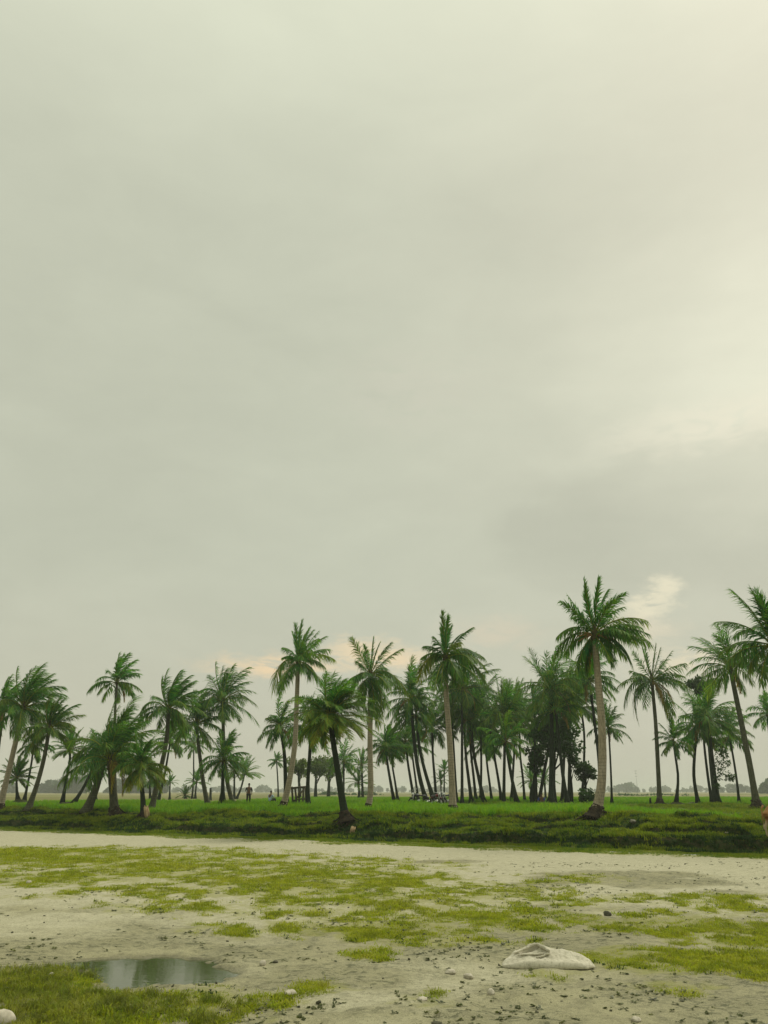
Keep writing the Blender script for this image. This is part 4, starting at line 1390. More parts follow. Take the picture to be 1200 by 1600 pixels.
# ------------------------------------------------------------------ distant tree lines in the haze
def far_wood(name, label, spans, seed, c0=(.03, .06, .025)):
    rr = np.random.default_rng(seed)
    Vs, Cs, n0 = [], [], 0
    for (x0, x1, ytop, ybase, Y, dens) in spans:
        n = int((x1 - x0) * dens)
        for i in range(n):
            px = rr.uniform(x0, x1)
            edge = min(1.0, .35 + min(px - x0, x1 - px) / 14)
            yy = Y * rr.uniform(.92, 1.12)
            m_px = yy / F_PX
            hgt = (ybase - ytop) * m_px * edge * rr.uniform(.55, 1.05) * (1 + .25 * math.sin(px * .11 + seed))
            X = ray(px, ybase)[0] / ray(px, ybase)[1] * yy
            cz = .5 + hgt * .6
            k = 46
            u = rr.normal(0, 1, (k, 3))
            u /= np.linalg.norm(u, axis=1)[:, None]
            P = np.array([X, yy, cz]) + u * (rr.random(k) ** .4)[:, None] * np.array([hgt * .5, hgt * .5, hgt * .52])
            P[:, 2] = np.maximum(P[:, 2], .6)
            s = hgt * .22
            a = rr.normal(0, 1, (k, 3))
            a /= np.linalg.norm(a, axis=1)[:, None]
            b = np.cross(a, rr.normal(0, 1, (k, 3)))
            b /= np.linalg.norm(b, axis=1)[:, None]
            Vs.append(np.stack([P - a * s, P + b * s, P + a * s, P - b * s], 1).reshape(-1, 3))
            c = np.array(c0) * rr.uniform(.7, 1.3)
            Cs.append(np.tile(c, (4 * k, 1)))
    V, C = np.vstack(Vs), np.vstack(Cs)
    me = mesh_np(name, V, np.arange(len(V)), np.full(len(V) // 4, 4), False, C)
    tag(link(name, me, None, (M['leaf'],)), label, 'trees', kind='stuff')


far_wood('distant_grove', 'hazy blue grove on the horizon behind the palms',
         [(54, 90, 1226, 1241, 640, .9), (85, 136, 1219, 1241, 600, 1.0), (160, 176, 1230, 1241, 640, .8), (170, 215, 1226, 1241, 610, .9), (200, 262, 1226, 1241, 600, .9), (0, 24, 1228, 1241, 700, .8)], 301)
far_wood('distant_treeline', 'faint hazy line of trees far off under the sky',
         [(262, 420, 1232, 1240, 1150, .35), (400, 640, 1233, 1240, 1200, .3), (640, 780, 1232, 1240, 1250, .3), (930, 1000, 1229, 1240, 1100, .45),
          (1000, 1110, 1232, 1240, 1200, .35), (1110, 1180, 1230, 1240, 900, .6), (1186, 1230, 1226, 1241, 520, .8), (745, 762, 1236, 1241, 800, .7)], 302)
far_wood('field_hedge', 'low green hedge along the far edge of the rice field',
         [(495, 600, 1239.5, 1243.5, 300, 1.2), (640, 700, 1240.5, 1243.5, 330, .6), (960, 1080, 1241.3, 1244, 260, .9)], 303, (.06, .13, .03))

# distant thin mast
g = at(997, 1242, 700)
mroot = MB()
mroot.tube([(g[0], g[1], .3), (g[0], g[1], 19)], [.13, .07], 6)
for zz in (14, 16.5, 18.5):
    mroot.box((g[0], g[1], zz), (2.2, .15, .15))
o = mroot.build('mast', M['dark_bark'])
tag(o, 'thin faint mast on the horizon between the tallest and star crowned palms', 'mast')

# ------------------------------------------------------------------ grass, rice, litter (scattered instances)


def blade_clump(name, nb, h0, h1_, spread, wid, bend, mat, rr, lean=(0, 0)):
    V, F, S = [], [], []
    for b in range(nb):
        a = rr.uniform(0, 6.283)
        r = spread * math.sqrt(rr.random())
        base = np.array([math.cos(a) * r, math.sin(a) * r, -.01])
        az = rr.uniform(0, 6.283)
        hh = rr.uniform(h0, h1_)
        d = np.array([math.cos(az), math.sin(az), 0])
        sd = np.array([-d[1], d[0], 0]) * wid * .5
        bd = bend * rr.uniform(.3, 1.2)
        m1 = base + d * hh * bd * .35 + [lean[0] * hh * .3, lean[1] * hh * .3, hh * .6]
        tip = base + d * hh * bd + [lean[0] * hh, lean[1] * hh, hh * (1 - .35 * bd)]
        k = len(V)
        V += [base - sd, base + sd, m1 + sd * .8, m1 - sd * .8, tip]
        F += [k, k + 1, k + 2, k + 3, k + 3, k + 2, k + 4]
        S += [4, 3]
    me = mesh_np(name, np.array(V), F, S, False)
    me.materials.append(mat)
    return bpy.data.objects.new(name, me)


def scatter(name, P, scl, rot, protos, label, cat, rr):
    """one point mesh whose vertices carry instances of the given small meshes"""
    pc = bpy.data.collections.new(name + '_kinds')
    for o in protos:
        pc.objects.link(o)
    me = bpy.data.meshes.new(name)
    me.vertices.add(len(P))
    me.vertices.foreach_set('co', np.asarray(P, np.float32).ravel())
    a = me.attributes.new('scl', 'FLOAT', 'POINT')
    a.data.foreach_set('value', np.asarray(scl, np.float32))
    a = me.attributes.new('rot', 'FLOAT_VECTOR', 'POINT')
    a.data.foreach_set('vector', np.asarray(rot, np.float32).ravel())
    a = me.attributes.new('pick', 'INT', 'POINT')
    a.data.foreach_set('value', rr.integers(0, len(protos), len(P)).astype(np.int32))
    o = link(name, me)
    ng = bpy.data.node_groups.new(name, 'GeometryNodeTree')
    ng.interface.new_socket('Geometry', in_out='INPUT', socket_type='NodeSocketGeometry')
    ng.interface.new_socket('Geometry', in_out='OUTPUT', socket_type='NodeSocketGeometry')
    gi, go = ng.nodes.new('NodeGroupInput'), ng.nodes.new('NodeGroupOutput')
    inst = ng.nodes.new('GeometryNodeInstanceOnPoints')
    ci = ng.nodes.new('GeometryNodeCollectionInfo')
    ci.inputs['Collection'].default_value = pc
    ci.inputs['Separate Children'].default_value = True
    ci.inputs['Reset Children'].default_value = True
    inst.inputs['Pick Instance'].default_value = True

    def na(nm, dt):
        n = ng.nodes.new('GeometryNodeInputNamedAttribute')
        n.data_type = dt
        n.inputs['Name'].default_value = nm
        return n.outputs['Attribute']
    L = ng.links.new
    L(gi.outputs[0], inst.inputs['Points'])
    L(ci.outputs[0], inst.inputs['Instance'])
    L(na('pick', 'INT'), inst.inputs['Instance Index'])
    e2r = ng.nodes.new('FunctionNodeEulerToRotation')
    L(na('rot', 'FLOAT_VECTOR'), e2r.inputs[0])
    L(e2r.outputs[0], inst.inputs['Rotation'])
    L(na('scl', 'FLOAT'), inst.inputs['Scale'])
    L(inst.outputs[0], go.inputs[0])
    md = o.modifiers.new('scatter', 'NODES')
    md.node_group = ng
    tag(o, label, cat, kind='stuff')
    return o


def spin(n, rr, tilt=.15):
    return np.stack([rr.normal(0, tilt, n), rr.normal(0, tilt, n), rr.uniform(0, 6.283, n)], 1)


rr = np.random.default_rng(500)


def in_view(X, Y, pad=1.12):
    return np.abs(X) < (Y * .505 * pad + .8)


# rice
rice_p = [blade_clump('rice_hill', 15, .24, .48, .08, .026, .5, M['rice'], rr, (.12, 0)) for _ in range(6)]
n = 42000
X = rr.uniform(-32, 22, n)
Y = rr.uniform(27, 62, n)
v = vcoord(X, Y)
keep = in_view(X, Y) & (v > 7.0 + 1.3 * fbm(X * .25, Y * .3, 71, 3)) & (Y < 55.5 + 1.2 * fbm(X * .3, X * 0, 88, 3) + np.where(X < 1, 5, 0))
keep &= ~((X > 15 + 1.2 * fbm(X, Y, 5, 2)) & (Y > 25)) & (X < .42 * Y + 1.5 * fbm(Y * .7, Y * 0, 9, 3))
for (mx, my, mh, mr) in MOUNDS:
    keep &= ((X - mx) ** 2 + (Y - my) ** 2) > (.6 * mr) ** 2
X, Y = X[keep], Y[keep]
P1 = np.stack([X, Y, H(X, Y)], 1)
n = 60000
X = rr.uniform(-80, 80, n)
Y = 72 + 80 * rr.random(n) ** 1.4
keep = in_view(X, Y) & ~((Y > 72) & (Y < 74.5)) & ((X > -16 + 2 * fbm(Y * .1, X * .1, 4, 2)) | (Y < 88 + 8 * fbm(X * .1, Y * .05, 4, 2)))
X, Y = X[keep], Y[keep]
P2 = np.stack([X, Y, H(X, Y)], 1)
sc1 = rr.uniform(.75, 1.15, len(P1)) * (1 + .3 * fbm(P1[:, 0] * .4, P1[:, 1] * .4, 6, 3))
sc2 = rr.uniform(.75, 1.2, len(P2)) * .85
scatter('rice_plants', np.vstack([P1, P2]), np.concatenate([sc1, sc2]), spin(len(P1) + len(P2), rr, .08), rice_p,
        'bright green rice plants filling the field behind the bank', 'rice', rr)

# bank and bund grass
bank_p = [blade_clump('bank_tuft', 20, .04, .15, .10, .012, .8, M['bank_grass'], rr) for _ in range(6)]
n = 150000
X = rr.uniform(-27, 19, n)
Y = EDGE_Y0 + shear(X) + rr.uniform(-1.3, 9.2, n) / .865
v = vcoord(X, Y)
zz = H(X, Y)
slope = np.abs(H(X, Y + .12) - zz) / .12
fz = sstep(1.2, 1.7, v - NB1(X, Y)) * sstep(3.1, 2.5, v - NB1(X, Y)) * sstep(-.35, .1, fbm(X * .5, Y * .4, 119, 3))
dens = sstep(-0.75, 0.15, v + 0.9 * fbm(X * .6, Y * .8, 12, 4, .6)) * (1 - .9 * sstep(.2, .5, slope)) * (1 - .8 * fz) * (.55 + .9 * (fbm(X * .8, Y * .8, 19, 3) + .25))
for (mx, my, mh, mr) in MOUNDS:
    dens = dens * (1 - .85 * np.exp(-((X - mx) ** 2 + (Y - my) ** 2) / (.8 * mr) ** 2))
keep = (rr.random(n) < dens) & in_view(X, Y)
X, Y, zz, v = X[keep], Y[keep], zz[keep], v[keep]
sc = rr.uniform(.6, 1.25, len(X)) * np.where(v < 1.6, .35, 1.0) * (1 + 1.1 * fbm(X * .7, Y * .7, 23, 4, .65))
n2 = 16000
X2 = rr.uniform(-4, 36, n2)
Y2 = 57 + rr.normal(0, 2.2, n2)
k2 = in_view(X2, Y2)
X2, Y2 = X2[k2], Y2[k2]
n3 = 26000
X3 = rr.uniform(12, 40, n3)
Y3 = rr.uniform(26, 80, n3)
k3 = in_view(X3, Y3) & (vcoord(X3, Y3) > 7.5) & (X3 > .38 * Y3)
X3, Y3 = X3[k3], Y3[k3]
P = np.vstack([np.stack([X, Y, zz], 1), np.stack([X2, Y2, H(X2, Y2)], 1), np.stack([X3, Y3, H(X3, Y3)], 1)])
sc = np.concatenate([sc, rr.uniform(.7, 1.6, len(X2)), rr.uniform(.8, 1.6, len(X3))])
under_p = [blade_clump('weed_tuft', 16, .05, .16, .09, .014, 1.1, M['weed_and_shade'], rr, (0, -.25)) for _ in range(5)]
nu_ = 80000
XU = rr.uniform(-27, 19, nu_)
YU = EDGE_Y0 + shear(XU) + rr.uniform(.8, 8.5, nu_) / .865
zu = H(XU, YU)
su = np.abs(H(XU, YU + .12) - zu) / .12
vu = vcoord(XU, YU)
fz = sstep(1.2, 1.7, vu - NB1(XU, YU)) * sstep(3.1, 2.5, vu - NB1(XU, YU)) * sstep(-.35, .1, fbm(XU * .5, YU * .4, 119, 3))
du = np.maximum(sstep(.12, .38, su) * .9, fz * .75)  # dark weeds also fill the front face to paint in its shade
for (mx, my, mh, mr) in MOUNDS:
    du = np.maximum(du, .5 * np.exp(-((XU - mx) ** 2 + (YU - my) ** 2) / (.9 * mr) ** 2))
ku = (rr.random(nu_) < du) & in_view(XU, YU)
PU = np.stack([XU[ku], YU[ku], zu[ku]], 1)
scatter('bank_shade_weeds', PU, rr.uniform(.5, 1.2, len(PU)), spin(len(PU), rr, .2), under_p, 'weeds over the worn bank faces, green darkened to paint their shade', 'weeds', rr)
scatter('bank_grass', P, sc, spin(len(P), rr), bank_p, 'tufted dark green grass growing over the worn bank', 'grass', rr)

# grass patches on the flat
flat_p = [blade_clump('turf_tuft', 18, .008, .034, .075, .0062, 1.0, M['flat_grass'], rr) for _ in range(6)]
Ps, Ss = [], []
for (n, y0, y1) in ((120000, 6.2, 12), (110000, 12, 20), (110000, 20, 36)):
    Y = rr.uniform(y0, y1, n)
    X = rr.uniform(-1, 1, n) * (Y * .56 + .5)
    gm = grass_mask(X, Y)
    pmv = puddle_mask(X, Y)
    keep = (rr.random(n) < gm ** 1.3) & (vcoord(X, Y) < -.4) & (pmv < .15)
    X, Y = X[keep], Y[keep]
    Ps.append(np.stack([X, Y, H(X, Y)], 1))
    Ss.append(rr.uniform(.6, 1.3, len(X)) * (1 + .8 * fbm(X * 1.3, Y * 1.3, 29, 3)) * (1.0 if y1 < 13 else 1.15 if y1 < 21 else 1.5))
P = np.vstack(Ps)
scatter('turf_grass', P, np.concatenate(Ss), spin(len(P), rr, .2), flat_p, 'short yellow green grass in patches on the mud flat', 'grass', rr)

# longer tufts by the puddle and here and there
tuft_p = [blade_clump('grass_tuft', 26, .04, .11, .06, .0055, .9, M['tuft_grass'], rr) for _ in range(6)]
n = 26000
Y = rr.uniform(6.0, 10.5, n)
X = rr.uniform(-5.6, -.8, n)
left = [to_world(e) for e in ((20, 1545, 130, 34, 1.1), (140, 1578, 150, 28, 1.15), (90, 1608, 140, 26, 1.0), (300, 1572, 140, 24, .85))]
mk = ell_mask(X, Y, left) + .9 * fbm(X * 2.2, Y * 2.2, 37, 4, .6)
keep = (rr.random(n) < sstep(.05, 1.2, mk) * .42)
X, Y = X[keep], Y[keep]
n = 9000
Y2 = rr.uniform(7, 22, n)
X2 = rr.uniform(-1, 1, n) * Y2 * .55
keep = (rr.random(n) < sstep(.55, 1, grass_mask(X2, Y2)) * .22 * sstep(.0, .35, fbm(X2 * 1.5, Y2 * 1.5, 55, 3) + .1))
X, Y = np.concatenate([X, X2[keep]]), np.concatenate([Y, Y2[keep]])
P = np.stack([X, Y, H(X, Y)], 1)
scatter('grass_tufts', P, rr.uniform(.45, 1.1, len(P)), spin(len(P), rr, .25), tuft_p, 'longer loose grass tufts beside the puddle and in the turf', 'grass', rr)


# low dark weeds and wet clods littering the mud
def weed_proto(rr):
    V, F, S = [], [], []
    for b in range(9):
        a = rr.uniform(0, 6.283)
        d = np.array([math.cos(a), math.sin(a), 0])
        s = np.array([-d[1], d[0], 0])
        l, wdt = rr.uniform(.02, .05), rr.uniform(.006, .013)
        z = rr.uniform(.004, .018)
        k = len(V)
        c0 = rr.normal(0, .014, 3) * [1, 1, 0]
        V += [c0 + [0, 0, .003], c0 + d * l * .5 + s * wdt + [0, 0, z], c0 + d * l + [0, 0, z * .6], c0 + d * l * .5 - s * wdt + [0, 0, z]]
        F += [k, k + 1, k + 2, k + 3]
        S.append(4)
    me = mesh_np('weed', np.array(V), F, S, False)
    me.materials.append(M['weed'])
    return bpy.data.objects.new('weed', me)


def clod_proto(rr, sd):
    mb = MB().ball((0, 0, .004), (.022, .015, .010), 7, 5, .35, sd)
    me = mesh_np('clod', np.array(mb.v), [i for f in mb.f for i in f], [len(f) for f in mb.f], False)
    me.materials.append(M['clod'])
    return bpy.data.objects.new('clod', me)


n = 12000
Y = 6.3 + 16 * rr.random(n) ** 1.3
X = rr.uniform(-1, 1, n) * (Y * .54 + .3)
cl = fbm(X * .8, Y * .8, 61, 4, .6)
keep = (rr.random(n) < sstep(.0, .5, cl + .12) * .55) & (puddle_mask(X, Y) < -.2)
X, Y = X[keep], Y[keep]
P = np.stack([X, Y, H(X, Y)], 1)
scatter('low_weeds', P, rr.uniform(.3, 1.15, len(P)), spin(len(P), rr, .2), [weed_proto(rr) for _ in range(5)], 'small dark weeds dotted over the mud', 'weeds', rr)
n = 30000
Y = 6.3 + 14 * rr.random(n) ** 1.2
X = rr.uniform(-1, 1, n) * (Y * .54 + .3)
gm = grass_mask(X, Y)
keep = (rr.random(n) < sstep(.05, .3, gm) * sstep(.8, .4, gm) * sstep(.0, .3, fbm(X * 1.2, Y * 1.2, 83, 4, .6)) * .8) & (puddle_mask(X, Y) < -.2)
X, Y = X[keep], Y[keep]
P = np.stack([X, Y, H(X, Y)], 1)
edge_p = [blade_clump('edge_weed', 12, .01, .045, .05, .010, 1.2, M['weed_and_shade'], rr) for _ in range(5)]
scatter('edge_weeds', P, rr.uniform(.5, 1.2, len(P)), spin(len(P), rr, .25), edge_p, 'dark green weeds along the ragged edges of the turf', 'weeds', rr)
n = 4500
Y = 6.3 + 20 * rr.random(n) ** 1.3
X = rr.uniform(-1, 1, n) * (Y * .54 + .3)
cl = fbm(X * .6 + 9, Y * .6, 67, 4, .6)
keep = (rr.random(n) < sstep(-.1, .5, cl) * .6) & (puddle_mask(X, Y) < -.15)
X, Y = X[keep], Y[keep]
P = np.stack([X, Y, H(X, Y)], 1)
scatter('mud_clods', P, rr.uniform(.2, 1.0, len(P)) * (1 + (rr.random(len(P)) > .97) * 1.0), spin(len(P), rr, .4), [clod_proto(rr, 40 + i) for i in range(5)], 'dark crumbs of trodden mud on the flat', 'mud', rr)

# ------------------------------------------------------------------ stones one can pick out
STONES = [
    (-4, 1608, 20, 15, 'stone', 'large smooth pale rock cut by the picture corner'),
    (410, 1511, 6, 5, 'stone', 'small white stone just past the end of the puddle'),
    (430, 1507, 4, 2.5, 'dark_stone', 'small dark stone touching the white one past the puddle'),
    (453, 1558, 10, 4.5, 'stone', 'flat pale stone on the mud below the puddle'),
    (732, 1531, 8, 4.5, 'stone', 'pale lumpy stone on the mud left of the sack'),
    (705, 1523, 8, 4, 'stone', 'flat pale stone with a dark underside near the lumpy one'),
    (768, 1556, 7, 5, 'stone', 'pale crusted stone on the mud below the sack'),
    (950, 1432, 6, 5, 'dark_stone', 'square dark stone on pale sand above the sack'),
    (995, 1598, 8, 4, 'stone', 'pale stone at the lower frame edge below the sack'),
    (79, 1527, 5, 4, 'stone', 'small pale stone lying in the grass left of the puddle'),
    (808, 1513, 6, 3, 'stone', 'small pale stone against the front of the sack'),
    (990, 1289, 5.5, 3, 'grey_stone', 'grey stone on the bank right of the tallest palm'),
    (44, 1381, 4, 3, 'stone', 'small pale stone in the far turf patch'),
    (660, 1564, 9, 3, 'stone', 'very flat pale stone on bare mud near the lower edge'),
    (1136, 1302, 3, 1.3, 'stone', 'white scrap like stone on the grass near the cow'),
]
for i, (px, py, wx, hx, mt, lab) in enumerate(STONES):
    g = ground_hit(px, py)
    k = g[1] / F_PX
    big = i == 0
    mb = MB().ball((0, 0, 0), (wx * k, wx * k * .8, hx * k), 16 if big else 9, 10 if big else 6, .06 if big else .2, 900 + i)
    o = mb.build('stone', M[mt], None, big)
    if big:
        sub = o.modifiers.new('soft', 'SUBSURF')
        sub.levels = sub.render_levels = 1
    else:
        bv = o.modifiers.new('worn', 'BEVEL')
        bv.width = .12 * hx * k
        bv.segments = 2
    o.location = (g[0], g[1] + wx * k * .4, g[2] + hx * k * .35)
    o.rotation_euler = (0, 0, i * 1.3)
    tag(o, lab, 'stone', 'stones lying about on the ground')

# ------------------------------------------------------------------ the sack
def build_sack():
    g = ground_hit(860, 1513)
    nu, nv = 120, 64
    root_loc = np.array([g[0], g[1], g[2]])
    xsn = np.linspace(-.565, .565, nu)
    fr = np.interp(xsn, [-.565, -.5, -.2, .2, .45, .565], [.10, .03, .0, .015, .03, .14])
    bk = np.interp(xsn, [-.565, -.5, -.35, -.1, .2, .42, .5, .565], [.16, .30, .46, .56, .52, .46, .36, .22])
    topz = np.interp(xsn, [-.565, -.52, -.40, -.28, -.12, 0, .2, .4, .47, .52, .565], [.012, .05, .11, .155, .185, .175, .145, .105, .075, .07, .01])
    V = []

    def seg(p, a, b):
        ab = b - a
        tt = np.clip(np.dot(p - a, ab) / np.dot(ab, ab), 0, 1)
        return np.linalg.norm(p - a - ab * tt), tt
    rim = [(-.40, .30), (-.30, .40), (-.16, .46), (-.08, .44), (-.03, .33), (.012, .20)]
    lip = [(-.36, .21), (-.20, .19), (-.04, .205)]
    fold = [(-.15, .13), (-.05, .155), (.02, .17)]
    crease = [(.26, .36), (.36, .27), (.46, .24)]
    ridges = [(rim, .030, .040), (lip, .026, .020), (fold, .018, .018), (crease, .03, .012)]
    for j in range(nv):
        s = j / (nv - 1)
        for i in range(nu):
            x = xsn[i]
            y = fr[i] + (bk[i] - fr[i]) * s
            # front roll, then slope rising to the back, dropping at the far edge
            prof = (1 - (1 - min(s / .16, 1)) ** 2) ** .5 * (.50 + .50 * sstep(.1, .72, s)) * (1 - sstep(.86, 1.0, s) * .95)
            z = topz[i] * prof
            pt = np.array([x, y])
            for (poly, wd, hg) in ridges:
                dm = min(seg(pt, np.array(poly[q]), np.array(poly[q + 1]))[0] for q in range(len(poly) - 1))
                z += hg * math.exp(-(dm / wd) ** 2) * (.35 + .65 * min(1, s / .2)) * (1 - sstep(.84, .97, s))
            e = ((x + .215) / .125) ** 2 + ((y - .375 - .12 * (x + .2)) / .055) ** 2
            z -= .11 * math.exp(-e * 1.1)
            e = ((x + .20) / .16) ** 2 + ((y - .27) / .05) ** 2
            z -= .045 * math.exp(-e)
            z += .012 * float(fbm(np.array([x * 7 + 3]), np.array([y * 9]), 7, 3)[0]) * min(1, s * 8)
            z += .004 * float(vnoise(np.array([x * 40]), np.array([y * 22]), 9)) * min(1, s * 8)
            z += (.013 * float(fbm(np.array([x * 14 + y * 6]), np.array([y * 11 - x * 4]), 31, 3, .6)[0]) - .03 * abs(float(vnoise(np.array([x * 6 - y * 4]), np.array([y * 8 + x * 2]), 35))) ) * min(1, s * 5)
            z *= .90
            V.append((x, y, max(z, -.012) - .012 * (1 - min(1, s * 14))))
    idx = np.arange(nu * nv).reshape(nv, nu)
    q = np.stack([idx[:-1, :-1], idx[:-1, 1:], idx[1:, 1:], idx[1:, :-1]], -1).reshape(-1, 4)
    me = mesh_np('cloth_sack', np.array(V), q.ravel(), np.full(len(q), 4))
    m, t, o = new_mat('sackcloth')
    tco = t.n('ShaderNodeTexCoord').outputs['Object']
    nA, nB = t.noise(tco, 5, 5, .6), t.noise(tco, 30, 5, .65)
    c = t.mix(t.ramp(nA, .38, .68), (0.57, 0.54, 0.42), (0.45, 0.425, 0.32))
    c = t.mix(t.ramp(nB, .5, .65, 0, .5), c, (0.25, 0.23, 0.155))
    sx = t.n('ShaderNodeTexWave', wave_type='BANDS', bands_direction='X')
    sy = t.n('ShaderNodeTexWave', wave_type='BANDS', bands_direction='Y')
    for nd in (sx, sy):
        nd.inputs['Scale'].default_value = 55
        nd.inputs['Distortion'].default_value = .6
        t.l(tco, nd.inputs['Vector'])
    hgt = t.math('ADD', t.math('MULTIPLY', sx.outputs['Fac'], sy.outputs['Fac']), t.math('MULTIPLY', nB, 1.5))
    principled(t, o, c, .9, .15, bump(t, hgt, .45, .004))
    o = link('cloth_sack', me, None, (m,))
    sol = o.modifiers.new('thick', 'SOLIDIFY')
    sol.thickness = .006
    o.location = root_loc
    o.rotation_euler = (0, 0, R(-3))
    o.scale = (.87, .92, .90)
    VA = np.array(V)

    def zat(x, y):
        d = (VA[:, 0] - x) ** 2 + (VA[:, 1] - y) ** 2
        return VA[np.argsort(d)[:6], 2].max()
    rr_ = np.random.default_rng(8)
    for poly, r0, r1, fwd, lift in (([(-.41, .27), (-.30, .38), (-.16, .43), (-.09, .42)], .010, .020, -.035, .3), ([(-.10, .43), (-.05, .33), (.0, .22), (.015, .165)], .020, .022, -.01, .55),
                                    ([(-.37, .19), (-.20, .165), (-.045, .18)], .008, .014, 0, .5), ([(-.15, .105), (-.07, .125), (.02, .155)], .010, .014, 0, .5)):
        pp = smooth_path(np.array([(x, y, 0) for x, y in poly]), 12)
        for q in pp:
            q[2] = zat(q[0], q[1]) + .012 * lift
            q[1] += fwd
        pp[:, 2] = np.convolve(np.pad(pp[:, 2], 2, mode='edge'), np.ones(5) / 5, 'valid') + rr_.normal(0, .0015, 12)
        rr2 = np.linspace(r0, r1, 12) * rr_.uniform(.85, 1.15, 12)
        rr2[0] *= .4
        rr2[-1] *= .5
        MB().tube(pp, rr2, 9).build('fold', m, o)
    tag(o, 'crumpled off-white woven sack lying open on the sandy mud', 'sack')


build_sack()


# ------------------------------------------------------------------ skinned figures
def skin_obj(name, joints, edges, mat, parent=None, sub=2, root=0):
    me = bpy.data.meshes.new(name)
    me.from_pydata([j[0] for j in joints], edges, [])
    me.update()
    o = link(name, me, parent, (mat,))
    sk = o.modifiers.new('skin', 'SKIN')
    sk.use_smooth_shade = True
    lay = me.skin_vertices[0] if me.skin_vertices else None
    if lay is None:
        bm = bmesh.new()
        bm.from_mesh(me)
        bm.verts.layers.skin.verify()
        bm.to_mesh(me)
        bm.free()
        lay = me.skin_vertices[0]
    for i, j in enumerate(joints):
        r = j[1]
        lay.data[i].radius = (r, r) if not isinstance(r, tuple) else r
        lay.data[i].use_root = (i == root)
    s = o.modifiers.new('sub', 'SUBSURF')
    s.levels = s.render_levels = sub
    return o


def person(loc, rz, joints, edges, shirt, trousers, label, hair_c, sm, tm, group):
    root = empty('person', loc)
    root.rotation_euler = (0, 0, rz)
    tag(root, label, 'person', group)
    skin_obj('body', joints, edges, M['skin'], root)
    skin_obj('shirt', shirt[0], shirt[1], sm, root)
    skin_obj('trousers', trousers[0], trousers[1], tm, root)
    h = MB().ball(hair_c, (.088, .102, .085), 12, 8, .04, 3)
    h.build('hair', M['hair'], root)
    f = MB()
    f.ball((hair_c[0], hair_c[1] + .105, hair_c[2] - .075), (.013, .018, .022), 6, 5)
    for s in (-1, 1):
        f.ball((hair_c[0] + s * .082, hair_c[1] + .01, hair_c[2] - .07), (.014, .022, .034), 6, 5)
    f.build('face', M['skin'], root)
    return root


def gpos(px, Y):
    x = ray(px, 1250)[0] / ray(px, 1250)[1] * Y
    return (x, Y, h1(x, Y))


st_j = [((0, 0, .92), .13), ((0, 0, 1.12), .125), ((0, .0, 1.36), (.17, .11)), ((0, .01, 1.47), .055), ((0, .02, 1.56), .075), ((0, .02, 1.66), .078),
        ((-.10, 0, .86), .09), ((-.12, .03, .47), .062), ((-.14, -.02, .08), .042), ((-.15, .11, .03), .036),
        ((.10, 0, .86), .09), ((.11, .05, .47), .062), ((.12, .0, .08), .042), ((.13, .13, .03), .036),
        ((-.20, 0, 1.38), .055), ((-.27, -.02, 1.10), .042), ((-.24, .10, .88), .032), ((-.23, .14, .80), .03),
        ((.20, 0, 1.38), .055), ((.27, .0, 1.12), .042), ((.20, .18, .98), .032), ((.16, .24, .98), .03)]
st_e = [(0, 1), (1, 2), (2, 3), (3, 4), (4, 5), (0, 6), (6, 7), (7, 8), (8, 9), (0, 10), (10, 11), (11, 12), (12, 13), (2, 14), (14, 15), (15, 16), (16, 17), (2, 18), (18, 19), (19, 20), (20, 21)]
st_sh = ([((0, 0, .90), (.165, .12)), ((0, 0, 1.12), (.155, .12)), ((0, 0, 1.38), (.19, .12)), ((-.21, 0, 1.38), .07), ((-.275, -.02, 1.10), .055), ((.21, 0, 1.38), .07), ((.275, 0, 1.12), .055)],
         [(0, 1), (1, 2), (2, 3), (3, 4), (2, 5), (5, 6)])
st_tr = ([((0, 0, .93), (.15, .12)), ((-.10, 0, .84), .105), ((-.12, .03, .47), .085), ((-.14, -.02, .10), .065), ((.10, 0, .84), .105), ((.11, .05, .47), .085), ((.12, 0, .10), .065)],
         [(0, 1), (1, 2), (2, 3), (0, 4), (4, 5), (5, 6)])
person(gpos(388, 70.5), R(200), st_j, st_e, st_sh, st_tr, 'man in dark clothes standing in the rice with one arm bent', (0, .0, 1.685), M['dark_shirt'], M['dark_trousers'], 'people in the field')

si_j = [((0, 0, .14), .15), ((0, -.02, .36), .14), ((0, .04, .60), (.17, .115)), ((0, .07, .70), .055), ((0, .10, .79), .075), ((0, .10, .88), .078),
        ((-.12, .06, .14), .10), ((-.18, .44, .34), .065), ((-.16, .50, .05), .045), ((-.16, .62, .03), .036),
        ((.12, .06, .14), .10), ((.18, .44, .34), .065), ((.16, .50, .05), .045), ((.16, .62, .03), .036),
        ((-.21, .04, .60), .055), ((-.26, .18, .40), .042), ((-.14, .38, .38), .032), ((-.08, .44, .37), .03),
        ((.21, .04, .60), .055), ((.26, .18, .40), .042), ((.14, .38, .38), .032), ((.08, .44, .37), .03)]
si_sh = ([((0, -.01, .10), (.18, .15)), ((0, -.02, .36), (.175, .14)), ((0, .04, .62), (.19, .125)), ((-.22, .05, .60), .075), ((-.265, .18, .40), .06), ((.22, .05, .60), .075), ((.265, .18, .40), .06)],
         [(0, 1), (1, 2), (2, 3), (3, 4), (2, 5), (5, 6)])
si_tr = ([((0, .0, .13), (.16, .13)), ((-.12, .08, .15), .115), ((-.18, .44, .34), .085), ((-.16, .50, .08), .062), ((.12, .08, .15), .115), ((.18, .44, .34), .085), ((.16, .50, .08), .062)],
         [(0, 1), (1, 2), (2, 3), (0, 4), (4, 5), (5, 6)])
g = gpos(422, 70.0)
